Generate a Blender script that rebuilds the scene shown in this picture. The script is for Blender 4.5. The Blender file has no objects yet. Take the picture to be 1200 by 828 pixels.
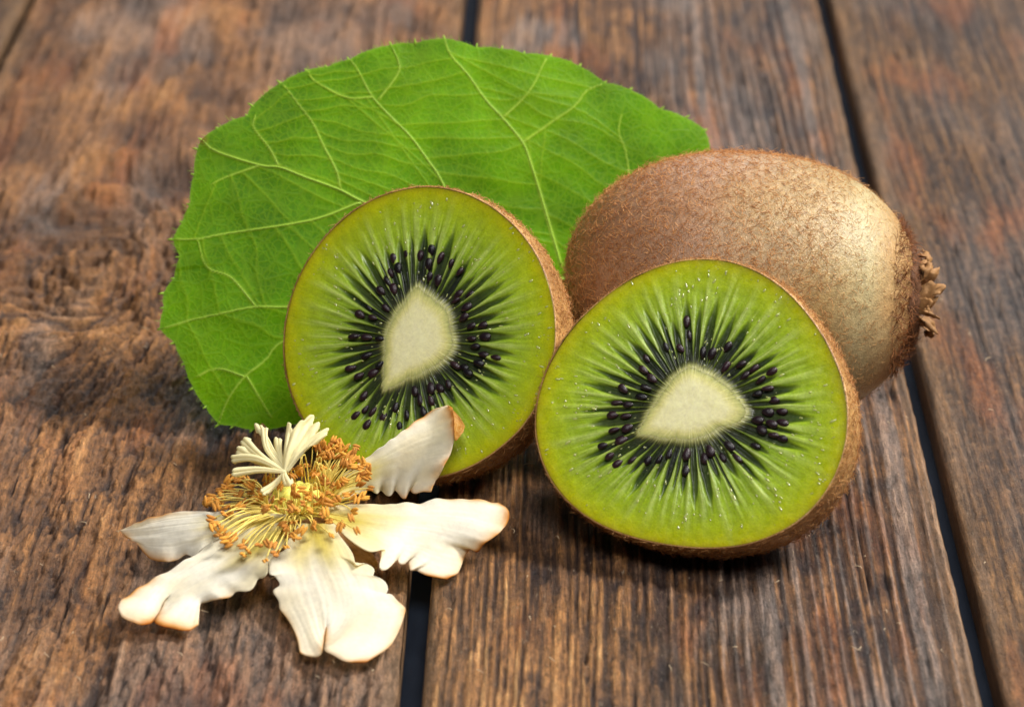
import bpy, math, random
import numpy as np
from mathutils import Matrix, Vector

# ------------------------------------------------------------------ units: 1 Blender unit = 1 cm
scene = bpy.context.scene
scene.unit_settings.system = 'METRIC'
scene.unit_settings.scale_length = 0.01
random.seed(7)
RNG = np.random.default_rng(11)

# ------------------------------------------------------------------ camera
cam_data = bpy.data.cameras.new('camera')
cam = bpy.data.objects.new('camera', cam_data)
scene.collection.objects.link(cam)
PITCH = 22.6117
cam.location = (0.0, -58.5265, 24.3763)
cam.rotation_euler = (math.radians(90 - PITCH), 0, 0)
cam_data.sensor_width = 36.0
cam_data.lens = 36.0 * 4000 / 1200
cam_data.clip_start = 1.0
cam_data.clip_end = 2000.0
cam_data.dof.use_dof = True
cam_data.dof.focus_distance = 56.6
cam_data.dof.aperture_fstop = cam_data.lens * 1e-3 / 0.42      # 4.2 mm pupil in these units
scene.camera = cam

# ------------------------------------------------------------------ world and lamps
world = bpy.data.worlds.new('World')
scene.world = world
world.use_nodes = True
bg = world.node_tree.nodes['Background']
bg.inputs[0].default_value = (0.78, 0.86, 1.0, 1)
bg.inputs[1].default_value = 0.06

def area(name, direction, dist, size, power, colour, target=(0.8, -5.5, 1.2)):
    d = Vector(direction).normalized()
    l = bpy.data.lights.new(name, 'AREA')
    l.shape = 'DISK'
    l.size = size
    l.energy = power
    l.color = colour
    o = bpy.data.objects.new(name, l)
    o.location = Vector(target) + d * dist
    o.rotation_euler = (-d).to_track_quat('-Z', 'Y').to_euler()
    scene.collection.objects.link(o)
    return o
area('key_lamp', (0.64, 0.16, 0.75), 120, 34, 265000, (1.0, 0.965, 0.90))
area('fill_lamp', (0.08, -0.55, 0.83), 140, 64, 150000, (1.0, 0.985, 0.96))
area('rim_lamp', (0.12, 0.84, 0.56), 150, 80, 78000, (0.95, 0.97, 1.0))

scene.view_settings.view_transform = 'Standard'
scene.view_settings.look = 'None'
scene.view_settings.exposure = 0.0
scene.view_settings.gamma = 1.0
scene.view_settings.use_curve_mapping = False
scene.cycles.max_bounces = 8
scene.cycles.transparent_max_bounces = 8


# ------------------------------------------------------------------ measured coordinates (cm)
D_WHOLE = [4.021,-2.894,2.42]
D_FRONT = {"c":[2.914,-8.085,2.504],"co":[2.4819,-0.0094,-0.0705,0.1305,-0.0067,0.0104,-0.0983],"seeds":[[-0.413,1.298],[-0.313,1.077],[-0.661,0.832],[-0.413,0.845],[-0.948,0.59],[-0.952,0.399],[-0.777,0.28],[-0.843,0.114],[-1.225,0.037],[-0.029,0.84],[0.123,0.845],[0.357,0.997],[0.405,0.669],[0.649,0.749],[0.875,0.719],[0.756,0.579],[1.028,0.557],[1.184,0.716],[1.179,0.436],[1.318,0.273],[1.033,0.325],[-1.076,-0.209],[-1.271,-0.214],[-0.89,-0.043],[-1.308,-0.416],[-1.073,-0.397],[-1.222,-0.658],[-1.352,-0.943],[-1.19,-1.09],[-1.027,-1.182],[-0.797,-1.089],[-0.542,-1.044],[-0.351,-0.998],[-0.203,-0.885],[0.083,-0.836],[0.13,-1.094],[0.463,-0.717],[0.685,-0.785],[0.762,-0.586],[0.938,-0.754],[0.39,-0.849],[1.19,-0.512],[1.23,-0.24],[1.445,-0.289],[1.599,-0.309],[1.545,-0.067],[1.49,0.116],[1.263,0.064],[1.128,-0.091],[1.372,-0.116],[-1.007,-0.588],[-1.062,-0.799]],"core":[[-0.208,0.623],[0.049,0.564],[0.386,0.451],[0.744,0.243],[1.0,0.02],[0.938,-0.157],[0.564,-0.32],[0.211,-0.581],[-0.189,-0.649],[-0.598,-0.686],[-0.875,-0.7],[-0.794,-0.451],[-0.66,-0.125],[-0.527,0.2],[-0.353,0.498]],"a":2.5,"b":0.14}
D_LEFT = {"c":[-1.538,-5.345,2.569],"co":[2.5036,-0.0618,0.0057,0.0243,-0.0125,0.0144,-0.0174],"seeds":[[-0.822,1.182],[-0.697,1.037],[-0.601,1.299],[-0.817,0.93],[-0.838,0.781],[-0.918,0.601],[-0.693,0.673],[-0.349,1.315],[-0.16,1.439],[0.032,1.339],[-0.15,1.196],[0.252,1.277],[0.454,1.165],[-0.084,0.989],[0.093,0.953],[-1.082,0.286],[-1.208,0.138],[-0.953,0.129],[-0.761,0.329],[-1.22,-0.25],[-0.99,-0.222],[-0.737,-0.198],[-0.912,-0.527],[-1.164,-0.785],[-0.967,-0.889],[-0.719,-0.79],[-0.625,-0.641],[-0.792,-1.201],[-0.852,-1.543],[-0.721,-1.419],[-0.555,-1.434],[-0.352,-1.482],[-0.607,-1.662],[-0.168,-1.283],[-0.021,-1.572],[0.073,-1.37],[0.113,-0.948],[0.254,-1.074],[0.401,-0.85],[0.466,-1.054],[0.374,-1.261],[0.567,-0.819],[0.514,0.781],[0.489,0.678],[0.718,0.599],[0.721,0.816],[0.712,0.421],[1.088,0.355],[0.886,0.3],[1.169,0.173],[0.936,0.099],[1.208,-0.127],[1.46,-0.134],[0.756,-0.391],[1.022,-0.474],[0.916,-0.395],[1.175,-0.283],[1.036,-0.014],[0.71,-0.727]],"core":[[-0.289,0.874],[-0.103,0.774],[0.147,0.652],[0.395,0.53],[0.543,0.227],[0.691,-0.075],[0.547,-0.364],[0.309,-0.571],[-0.07,-0.804],[-0.34,-1.038],[-0.496,-1.146],[-0.541,-0.824],[-0.602,-0.438],[-0.664,-0.052],[-0.606,0.157],[-0.44,0.517]],"a":2.6,"b":0.08}
D_LEAF = {"o":[-4.742,-3.439,0.03],"bd":[0.9578,0.2873,0.0],"vd":[-0.1437,0.4789,0.866],"nd":[0.2489,-0.8295,0.5]}
D_OUTLINE = [[-0.049,5.179],[0.26,5.346],[0.813,5.508],[0.927,5.678],[1.491,6.028],[1.989,6.205],[2.355,6.236],[2.779,6.333],[3.592,6.536],[4.055,6.532],[4.609,6.567],[5.184,6.352],[5.657,6.29],[6.072,6.18],[6.576,6.093],[7.118,5.872],[7.56,5.526],[8.04,5.364],[8.596,4.96],[9.084,4.774],[9.448,4.515],[9.484,4.06],[9.481,3.495],[9.18,2.787],[8.585,2.187],[7.822,1.77],[7.049,1.756],[6.186,1.597],[5.055,1.162],[4.031,0.73],[2.873,0.324],[1.757,0.078],[0.823,-0.062],[0.16,-0.062],[-0.157,0.052],[-0.408,0.109],[-0.602,0.444],[-0.77,0.799],[-0.878,1.242],[-0.992,1.639],[-1.216,1.909],[-1.099,2.276],[-1.065,2.535],[-0.848,2.771],[-0.706,3.137],[-0.78,3.461],[-0.577,3.75],[-0.402,4.048],[-0.265,4.571],[-0.139,5.008]]
D_VEINS = {"mid":[[-0.049,5.179],[0.158,4.94],[0.902,4.587],[1.246,4.51],[1.701,4.268],[2.265,3.978],[2.614,3.737],[3.719,3.055],[4.91,2.422],[5.997,2.006],[7.049,1.756]],"fork":[[0.902,4.587],[0.31,4.454],[0.011,4.356]],"u1":[[1.227,4.535],[1.118,4.857],[0.89,5.271],[0.944,5.493]],"u2":[[2.268,4.001],[2.247,4.321],[2.076,4.84],[1.956,5.242],[1.76,5.584],[1.513,6.025]],"u3":[[4.494,2.665],[4.15,3.898],[3.941,4.353],[3.688,4.812],[3.401,5.185],[3.099,5.606],[2.923,6.087],[2.802,6.331]],"u3b":[[3.099,5.606],[2.606,5.656],[2.094,6.009],[1.993,6.228]],"u3c":[[3.205,5.55],[3.617,5.974],[3.676,6.201],[3.592,6.536]],"u4":[[6.153,2.216],[6.039,2.997],[5.947,3.624],[5.86,4.097],[5.766,4.521],[5.444,5.017],[5.204,5.35],[4.939,5.844],[4.664,6.261],[4.607,6.556]],"u4b":[[5.766,4.521],[6.272,4.795],[6.876,5.119],[7.173,5.39],[7.5,5.503]],"u4c":[[5.47,5.015],[6.027,5.443],[6.486,6.046]],"u5":[[7.002,1.775],[7.494,2.43],[7.713,3.049],[7.751,3.693],[7.755,4.218],[7.678,4.591],[7.788,4.901]],"l1":[[2.602,3.704],[2.518,3.702],[1.864,3.526],[1.232,3.465],[0.137,3.44],[-0.364,3.407],[-0.758,3.449]],"l2":[[4.161,2.808],[2.807,2.175],[1.849,1.977],[1.039,2.0],[0.453,2.073],[-0.167,2.032],[-0.619,1.996],[-1.216,1.909]],"l2b":[[0.478,2.079],[0.125,2.644],[-0.268,2.887],[-0.367,3.383]],"l3":[[5.84,2.068],[3.841,1.676],[1.951,1.581],[0.865,1.397],[0.545,1.127],[0.133,0.87],[-0.192,0.531],[-0.403,0.156]],"l3b":[[0.133,0.87],[-0.313,1.071],[-0.723,0.983]],"l3c":[[0.159,0.89],[0.512,0.106]]}
D_PETALS = [{"n":"p1","left":[[-3.638,-8.781,0.85],[-4.212,-8.644,0.817],[-4.727,-8.576,0.8],[-5.352,-8.556,0.8],[-5.697,-8.534,0.733],[-6.012,-8.553,0.617],[-6.28,-8.5,0.45]],"tip":[[-6.28,-8.5,0.45],[-6.384,-8.478,0.408],[-6.339,-8.514,0.372],[-6.184,-8.648,0.348],[-6.085,-8.65,0.324],[-6.066,-8.711,0.3]],"right":[[-3.737,-9.029,0.75],[-4.32,-9.166,0.66],[-4.746,-9.141,0.57],[-4.887,-9.18,0.48],[-5.077,-9.306,0.37],[-5.302,-9.028,0.25],[-5.494,-9.125,0.172],[-5.657,-9.064,0.12],[-5.878,-8.826,0.12],[-6.048,-8.65,0.192],[-6.066,-8.711,0.3]]},{"n":"p2","left":[[-3.678,-9.043,0.85],[-4.339,-9.238,0.788],[-4.713,-9.494,0.725],[-4.866,-9.525,0.663],[-5.131,-9.885,0.575],[-5.499,-10.133,0.481],[-5.859,-10.439,0.387],[-6.097,-10.815,0.331],[-6.134,-10.995,0.3]],"tip":[[-6.134,-10.995,0.3],[-6.056,-11.229,0.267],[-5.913,-11.312,0.233],[-5.801,-11.366,0.2],[-5.72,-11.373,0.173],[-5.588,-11.203,0.147],[-5.541,-10.941,0.12],[-5.446,-10.253,0.147],[-5.481,-10.745,0.173],[-5.543,-11.366,0.2],[-5.308,-11.432,0.173],[-5.006,-11.481,0.147],[-4.865,-11.24,0.12]],"right":[[-3.589,-9.61,0.75],[-3.687,-9.846,0.71],[-3.835,-10.142,0.67],[-3.828,-10.475,0.62],[-3.896,-10.509,0.56],[-3.987,-10.406,0.5],[-4.031,-10.584,0.46],[-4.162,-10.688,0.42],[-4.363,-10.577,0.38],[-4.384,-10.681,0.34],[-4.572,-10.753,0.3],[-4.695,-10.601,0.26],[-4.811,-10.546,0.22],[-4.888,-10.553,0.184],[-4.881,-10.944,0.152],[-4.865,-11.24,0.12]]},{"n":"p3","left":[[-3.396,-9.127,0.85],[-3.553,-9.585,0.8],[-3.594,-9.932,0.75],[-3.821,-9.95,0.675],[-3.809,-10.476,0.6],[-3.702,-10.443,0.55],[-3.75,-10.409,0.5],[-3.596,-10.51,0.45],[-3.747,-10.51,0.4],[-3.754,-10.643,0.35],[-3.615,-10.742,0.3],[-3.656,-10.825,0.225],[-3.459,-11.167,0.15],[-3.31,-11.697,0.125],[-3.242,-12.123,0.1]],"tip":[[-3.242,-12.123,0.1],[-3.121,-12.216,0.1],[-2.942,-12.286,0.12],[-2.891,-12.237,0.16],[-2.875,-11.394,0.2],[-2.857,-12.314,0.2],[-2.734,-12.362,0.16],[-2.527,-12.472,0.12],[-2.355,-12.416,0.1],[-2.212,-12.372,0.1]],"right":[[-2.816,-9.127,0.85],[-2.791,-9.358,0.809],[-2.675,-9.587,0.768],[-2.507,-9.987,0.726],[-2.446,-10.38,0.685],[-2.324,-10.078,0.644],[-2.13,-10.28,0.603],[-2.218,-10.5,0.562],[-2.042,-10.437,0.521],[-1.899,-10.702,0.479],[-2.032,-10.753,0.438],[-1.87,-10.704,0.397],[-1.82,-10.906,0.356],[-1.641,-10.954,0.297],[-1.69,-11.334,0.235],[-1.768,-11.681,0.182],[-1.93,-12.107,0.141],[-2.212,-12.372,0.1]]},{"n":"p4","left":[[-3.077,-8.465,0.85],[-2.891,-8.421,0.85],[-2.289,-8.44,0.871],[-1.836,-8.498,0.907],[-1.236,-8.442,0.943],[-0.636,-8.352,0.921],[-0.373,-8.289,0.871],[-0.223,-8.225,0.8]],"tip":[[-0.223,-8.225,0.8],[-0.053,-8.344,0.71],[-0.053,-8.505,0.62],[-0.221,-8.838,0.53],[-0.445,-8.995,0.44],[-0.483,-8.938,0.35],[-0.558,-8.941,0.26],[-0.674,-8.681,0.184],[-0.783,-8.968,0.136],[-0.87,-9.425,0.112],[-1.034,-9.609,0.1]],"right":[[-2.932,-9.144,0.8],[-2.786,-9.098,0.778],[-2.702,-9.31,0.756],[-2.466,-9.657,0.719],[-2.238,-9.836,0.675],[-1.99,-9.584,0.622],[-2.106,-9.993,0.556],[-2.077,-10.115,0.494],[-1.911,-9.844,0.45],[-1.813,-9.436,0.406],[-1.826,-9.641,0.363],[-1.717,-9.593,0.319],[-1.672,-9.252,0.275],[-1.624,-9.633,0.231],[-1.539,-9.394,0.188],[-1.329,-9.656,0.144],[-1.034,-9.609,0.1]]},{"n":"p5","left":[[-2.932,-7.569,0.85],[-2.708,-7.403,0.983],[-2.442,-7.308,1.15],[-2.138,-7.194,1.35],[-1.761,-6.91,1.517],[-1.421,-6.631,1.667],[-1.189,-6.648,1.8]],"tip":[[-1.189,-6.648,1.8],[-1.074,-6.609,1.825],[-0.987,-6.763,1.85],[-0.948,-6.812,1.725],[-0.961,-7.004,1.6],[-0.955,-7.025,1.4],[-1.012,-7.14,1.2],[-1.143,-7.347,1.0],[-1.224,-7.232,0.8],[-1.282,-7.244,0.7],[-1.337,-7.393,0.6]],"right":[[-2.838,-7.985,0.75],[-2.586,-7.704,0.682],[-2.335,-7.332,0.614],[-2.237,-7.424,0.564],[-2.152,-7.126,0.518],[-2.012,-7.312,0.486],[-1.924,-7.054,0.464],[-1.762,-7.343,0.45],[-1.714,-6.979,0.45],[-1.632,-7.173,0.464],[-1.494,-7.265,0.532],[-1.337,-7.393,0.6]]},{"n":"lip","left":[[-1.073,-6.666,1.85],[-0.956,-6.792,1.8],[-0.84,-6.898,1.7],[-0.784,-6.843,1.55]],"tip":[[-0.784,-6.843,1.55],[-0.802,-6.967,1.5]],"right":[[-0.987,-6.74,1.84],[-0.947,-6.869,1.75],[-0.952,-7.098,1.6],[-0.934,-7.119,1.4],[-0.802,-6.967,1.5]]}]
D_ANTHERS = [[-4.915,-8.503,0.944],[-4.779,-8.626,0.932],[-4.707,-8.317,0.962],[-4.753,-8.13,0.98],[-4.663,-8.067,0.986],[-4.585,-7.815,1.01],[-4.599,-8.067,0.986],[-4.49,-8.255,0.968],[-4.43,-7.752,1.016],[-4.329,-7.815,1.01],[-4.284,-8.005,0.992],[-4.616,-8.688,0.926],[-4.504,-8.932,0.902],[-4.634,-8.871,0.908],[-4.753,-9.173,0.878],[-4.665,-9.293,0.866],[-4.678,-9.531,0.842],[-4.625,-9.413,0.854],[-4.492,-9.531,0.842],[-4.436,-9.65,0.83],[-4.486,-9.826,0.812],[-4.23,-9.709,0.824],[-4.164,-10.001,0.794],[-4.233,-10.117,0.782],[-4.191,-8.441,0.95],[-4.1,-8.379,0.956],[-4.314,-8.503,0.944],[-4.4,-8.626,0.932],[-4.88,-8.348,0.959],[-4.528,-7.72,1.019],[-4.642,-7.91,1.001],[-4.227,-7.91,1.001],[-4.759,-8.472,0.947],[-4.775,-9.293,0.866],[-3.808,-9.297,1.35],[-3.728,-9.589,1.35],[-3.909,-9.661,1.35],[-3.495,-9.075,1.35],[-3.364,-8.89,1.35],[-3.473,-8.098,1.35],[-3.492,-8.853,1.35],[-3.855,-10.144,1.0],[-3.758,-10.215,1.0],[-3.598,-9.574,1.0],[-3.503,-9.86,1.0],[-3.373,-9.967,1.0],[-3.539,-10.285,1.0],[-3.484,-9.393,1.0],[-3.151,-9.502,1.0],[-3.197,-9.661,1.35],[-3.383,-9.661,1.35],[-3.48,-9.589,1.35],[-3.163,-8.666,1.09],[-3.066,-8.715,1.078],[-3.023,-8.273,1.186],[-2.892,-8.372,1.162],[-2.915,-8.569,1.114],[-2.814,-8.715,1.078],[-2.937,-8.788,1.06],[-2.946,-9.734,1.35],[-2.91,-9.357,1.0],[-2.744,-9.574,1.0],[-2.854,-9.86,1.0],[-2.535,-9.95,1.35],[-3.707,-10.53,1.0],[-3.654,-9.429,1.0],[-3.437,-9.932,1.0],[-3.13,-9.61,1.0],[-3.099,-7.309,1.414],[-2.972,-7.257,1.426],[-2.878,-7.205,1.438],[-2.901,-7.413,1.39],[-2.803,-7.464,1.378],[-2.734,-7.567,1.354],[-2.668,-7.618,1.342],[-2.6,-7.72,1.318],[-2.959,-7.567,1.354],[-3.057,-7.515,1.366],[-3.117,-7.618,1.342],[-2.86,-7.618,1.342],[-2.758,-7.771,1.306],[-2.66,-7.822,1.294],[-2.563,-7.872,1.282],[-2.465,-7.923,1.27],[-2.373,-7.822,1.294],[-2.491,-8.073,1.234],[-2.392,-8.173,1.21],[-2.45,-8.322,1.174],[-2.288,-8.421,1.15],[-2.41,-8.569,1.114],[-2.499,-8.715,1.078],[-2.708,-8.223,1.198],[-3.19,-7.413,1.39],[-3.191,-8.073,1.234],[-3.071,-7.923,1.27],[-2.826,-7.283,1.42],[-3.031,-7.387,1.396],[-2.945,-7.153,1.45],[-2.839,-7.361,1.402],[-2.724,-7.438,1.384],[-2.639,-7.541,1.36],[-2.538,-7.669,1.33],[-2.44,-7.745,1.312],[-2.337,-7.923,1.27],[-3.166,-7.257,1.426],[-2.413,-8.048,1.24],[-2.487,-8.198,1.204],[-2.348,-8.073,1.234],[-2.565,-8.642,1.096],[-2.375,-8.666,1.09]]
D_FC = [-3.477,-8.096,0.75]
D_OVARY = [-3.497,-8.369,1.0]
D_SNODE = [-3.655,-8.454,1.45]
D_STYLES = [[-4.544,-8.139,1.55],[-4.527,-8.484,1.45],[-4.471,-7.903,1.6],[-4.383,-7.752,1.7],[-4.161,-7.5,1.85],[-4.047,-7.619,1.85],[-4.035,-8.768,1.2],[-3.571,-8.707,1.3],[-3.822,-7.713,1.7]]
D_FAN = [[-3.641,-7.682,2.0],[-3.517,-7.875,2.05],[-3.393,-7.812,2.05],[-3.255,-7.733,2.05],[-3.139,-7.84,2.0],[-2.961,-7.923,1.95],[-3.077,-8.161,1.9]]

# ------------------------------------------------------------------ helpers
def link(o):
    scene.collection.objects.link(o)
    return o

def frame(x, y, z, o):
    m = Matrix.Identity(4)
    for i, a in enumerate((x, y, z, o)):
        for j in range(3):
            m[j][i] = float(a[j])
    return m

def make_mesh(name, verts, faces, smooth=True, colours=None, extra=None):
    """faces: list of arrays (n,3) / (n,4)"""
    verts = np.asarray(verts, dtype=np.float32).reshape(-1, 3)
    me = bpy.data.meshes.new(name)
    fs = [np.asarray(f, dtype=np.int32) for f in (faces if isinstance(faces, list) else [faces]) if len(f)]
    nl = sum(f.size for f in fs)
    nf = sum(len(f) for f in fs)
    me.vertices.add(len(verts))
    me.vertices.foreach_set('co', verts.ravel())
    me.loops.add(nl)
    me.polygons.add(nf)
    me.loops.foreach_set('vertex_index', np.concatenate([f.ravel() for f in fs]))
    sizes = np.concatenate([np.full(len(f), f.shape[1], dtype=np.int32) for f in fs])
    starts = np.concatenate([[0], np.cumsum(sizes)[:-1]]).astype(np.int32)
    me.polygons.foreach_set('loop_start', starts)
    me.polygons.foreach_set('use_smooth', np.full(nf, smooth))
    if colours is not None:
        c = np.ones((len(verts), 4), dtype=np.float32)
        c[:, :3] = np.clip(colours, 0, 1)
        at = me.attributes.new('col', 'FLOAT_COLOR', 'POINT')
        at.data.foreach_set('color', c.ravel())
    for k, v in (extra or {}).items():
        at = me.attributes.new(k, 'FLOAT', 'POINT')
        at.data.foreach_set('value', np.asarray(v, dtype=np.float32).ravel())
    me.update(calc_edges=True)
    me.validate()
    return me

def obj(name, me, material, parent=None, world=None):
    o = bpy.data.objects.new(name, me)
    link(o)
    if material is not None and len(me.materials) == 0:
        me.materials.append(material)
    w = world if world is not None else Matrix.Identity(4)
    if parent is not None:
        o.parent = parent
        o.matrix_basis = parent_world(parent).inverted() @ w
    else:
        o.matrix_basis = w
    return o

def parent_world(o):
    m = o.matrix_basis.copy()
    while o.parent is not None:
        o = o.parent
        m = o.matrix_basis @ m
    return m

def thing(name, label, cat, loc):
    o = bpy.data.objects.new(name, None)
    link(o)
    o.empty_display_size = 0.5
    o.location = loc
    o.matrix_basis = Matrix.Translation(Vector(loc))
    o['label'] = label
    o['category'] = cat
    return o

def grid_faces(nu, nv, wrap_u=False, off=0):
    """verts indexed [iv*nu+iu]"""
    iu = np.arange(nu if wrap_u else nu - 1)
    iv = np.arange(nv - 1)
    a, b = np.meshgrid(iu, iv)
    a = a.ravel(); b = b.ravel()
    a2 = (a + 1) % nu
    return np.column_stack([b * nu + a, b * nu + a2, (b + 1) * nu + a2, (b + 1) * nu + a]) + off

def hash2(ix, iy, seed):
    h = (ix.astype(np.int64) * 374761393 + iy.astype(np.int64) * 668265263 + seed * 974634777) & 0xffffffff
    h = ((h ^ (h >> 13)) * 1274126177) & 0xffffffff
    h = ((h ^ (h >> 16)) * 2246822519) & 0xffffffff
    h = h ^ (h >> 15)
    return (h & 0xffffff) / float(0xffffff)

def vnoise(x, y, seed=0):
    """gradient noise, about -1..1"""
    x = np.asarray(x, dtype=np.float64); y = np.asarray(y, dtype=np.float64)
    x, y = np.broadcast_arrays(x, y)
    xi = np.floor(x); yi = np.floor(y)
    xf = x - xi; yf = y - yi
    u = xf * xf * xf * (xf * (xf * 6 - 15) + 10)
    v = yf * yf * yf * (yf * (yf * 6 - 15) + 10)
    r = 0
    for dx in (0, 1):
        for dy in (0, 1):
            a = hash2(xi + dx, yi + dy, seed) * 2 * np.pi
            g = np.cos(a) * (xf - dx) + np.sin(a) * (yf - dy)
            r = r + g * (u if dx else 1 - u) * (v if dy else 1 - v)
    return r * 1.5

def fbm(x, y, seed=0, oct=4, gain=0.5):
    r = 0; a = 1; s = 0
    for i in range(oct):
        r = r + a * vnoise(np.asarray(x) * 2 ** i + 17.3 * i, np.asarray(y) * 2 ** i - 9.1 * i, seed + i * 31)
        s += a; a *= gain
    return r / s

def sstep(a, b, x):
    t = np.clip((x - a) / (b - a), 0, 1)
    return t * t * (3 - 2 * t)

def mix(a, b, t):
    t = np.asarray(t)[..., None]
    return np.asarray(a) * (1 - t) + np.asarray(b) * t

def ramp(t, stops):
    p = [s[0] for s in stops]
    return np.stack([np.interp(t, p, [s[1][k] for s in stops]) for k in range(3)], axis=-1)

def srgb(r, g, b):
    return tuple(((c / 255) / 12.92 if c / 255 <= 0.04045 else ((c / 255 + 0.055) / 1.055) ** 2.4) for c in (r, g, b))

def catmull(pts, n):
    p = np.asarray(pts, dtype=float)
    if len(p) == 2:
        t = np.linspace(0, 1, n)[:, None]
        return p[0] * (1 - t) + p[1] * t
    q = np.vstack([2 * p[0] - p[1], p, 2 * p[-1] - p[-2]])
    seg = np.linalg.norm(np.diff(p, axis=0), axis=1)
    s = np.concatenate([[0], np.cumsum(seg)])
    t = np.linspace(0, s[-1], n)
    i = np.clip(np.searchsorted(s, t, side='right') - 1, 0, len(p) - 2)
    f = ((t - s[i]) / np.maximum(seg[i], 1e-9))[:, None]
    a, b, c, d = q[i], q[i + 1], q[i + 2], q[i + 3]
    return 0.5 * ((2 * b) + (c - a) * f + (2 * a - 5 * b + 4 * c - d) * f ** 2 + (3 * b - 3 * c + d - a) * f ** 3)

def tube(path, radii, sides=6, cap=True):
    """returns verts, list of face arrays"""
    path = np.asarray(path, dtype=float); n = len(path)
    radii = np.broadcast_to(np.asarray(radii, dtype=float), (n,))
    tan = np.gradient(path, axis=0)
    tan /= np.maximum(np.linalg.norm(tan, axis=1)[:, None], 1e-9)
    ref = np.array([0.0, 0, 1]) if abs(tan[0][2]) < 0.9 else np.array([1.0, 0, 0])
    V = []
    nrm = np.cross(tan[0], ref); nrm /= np.linalg.norm(nrm)
    ang = np.linspace(0, 2 * np.pi, sides, endpoint=False)
    for i in range(n):
        nrm = nrm - tan[i] * (nrm @ tan[i]); nrm /= max(np.linalg.norm(nrm), 1e-9)
        bi = np.cross(tan[i], nrm)
        V.append(path[i] + radii[i] * (np.cos(ang)[:, None] * nrm + np.sin(ang)[:, None] * bi))
    V = np.vstack(V)
    F = [grid_faces(sides, n, True)]
    if cap:
        V = np.vstack([V, path[0], path[-1]])
        k = np.arange(sides)
        F.append(np.column_stack([np.full(sides, n * sides), (k + 1) % sides, k]))
        F.append(np.column_stack([np.full(sides, n * sides + 1), (n - 1) * sides + k, (n - 1) * sides + (k + 1) % sides]))
    return V, F

# ------------------------------------------------------------------ materials
class Mat:
    def __init__(self, name):
        self.m = bpy.data.materials.new(name)
        self.m.use_nodes = True
        self.t = self.m.node_tree
        self.b = self.t.nodes['Principled BSDF']
        self.out = self.t.nodes['Material Output']
    def n(self, typ, **kw):
        o = self.t.nodes.new(typ)
        for k, v in kw.items():
            if k in o.inputs.keys():
                o.inputs[k].default_value = v
            else:
                setattr(o, k, v)
        return o
    def l(self, a, b):
        self.t.links.new(a, b)
    def set(self, **kw):
        for k, v in kw.items():
            self.b.inputs[k.replace('_', ' ')].default_value = v
    def attr(self, name):
        a = self.n('ShaderNodeAttribute'); a.attribute_name = name
        return a
    def coord(self, scale=(1, 1, 1), kind='Object'):
        c = self.n('ShaderNodeTexCoord'); mp = self.n('ShaderNodeMapping')
        mp.inputs['Scale'].default_value = scale
        self.l(c.outputs[kind], mp.inputs['Vector'])
        return mp.outputs[0]
    def noise(self, scale, vec, detail=4, rough=0.55, dist=0.0):
        o = self.n('ShaderNodeTexNoise')
        o.inputs['Scale'].default_value = scale
        o.inputs['Detail'].default_value = detail
        o.inputs['Roughness'].default_value = rough
        o.inputs['Distortion'].default_value = dist
        self.l(vec, o.inputs['Vector'])
        return o.outputs['Fac']
    def math(self, op, a, b=None, c=None):
        o = self.n('ShaderNodeMath', operation=op)
        for i, x in enumerate((a, b, c)):
            if x is None: continue
            if isinstance(x, (int, float)): o.inputs[i].default_value = x
            else: self.l(x, o.inputs[i])
        return o.outputs[0]
    def maprange(self, v, a, b, c, d):
        o = self.n('ShaderNodeMapRange')
        self.l(v, o.inputs[0])
        for i, x in enumerate((a, b, c, d)): o.inputs[i + 1].default_value = x
        return o.outputs[0]
    def mixc(self, fac, a, b, mode='MIX'):
        o = self.n('ShaderNodeMix', data_type='RGBA', blend_type=mode)
        for s, x in ((0, fac), (6, a), (7, b)):
            if isinstance(x, (int, float)): o.inputs[s].default_value = x
            elif isinstance(x, tuple): o.inputs[s].default_value = (*x, 1) if len(x) == 3 else x
            else: self.l(x, o.inputs[s])
        return o.outputs[2]
    def bump(self, h, strength, dist, prev=None):
        o = self.n('ShaderNodeBump')
        o.inputs['Strength'].default_value = strength
        o.inputs['Distance'].default_value = dist
        self.l(h, o.inputs['Height'])
        if prev is not None: self.l(prev, o.inputs['Normal'])
        return o.outputs[0]

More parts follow.
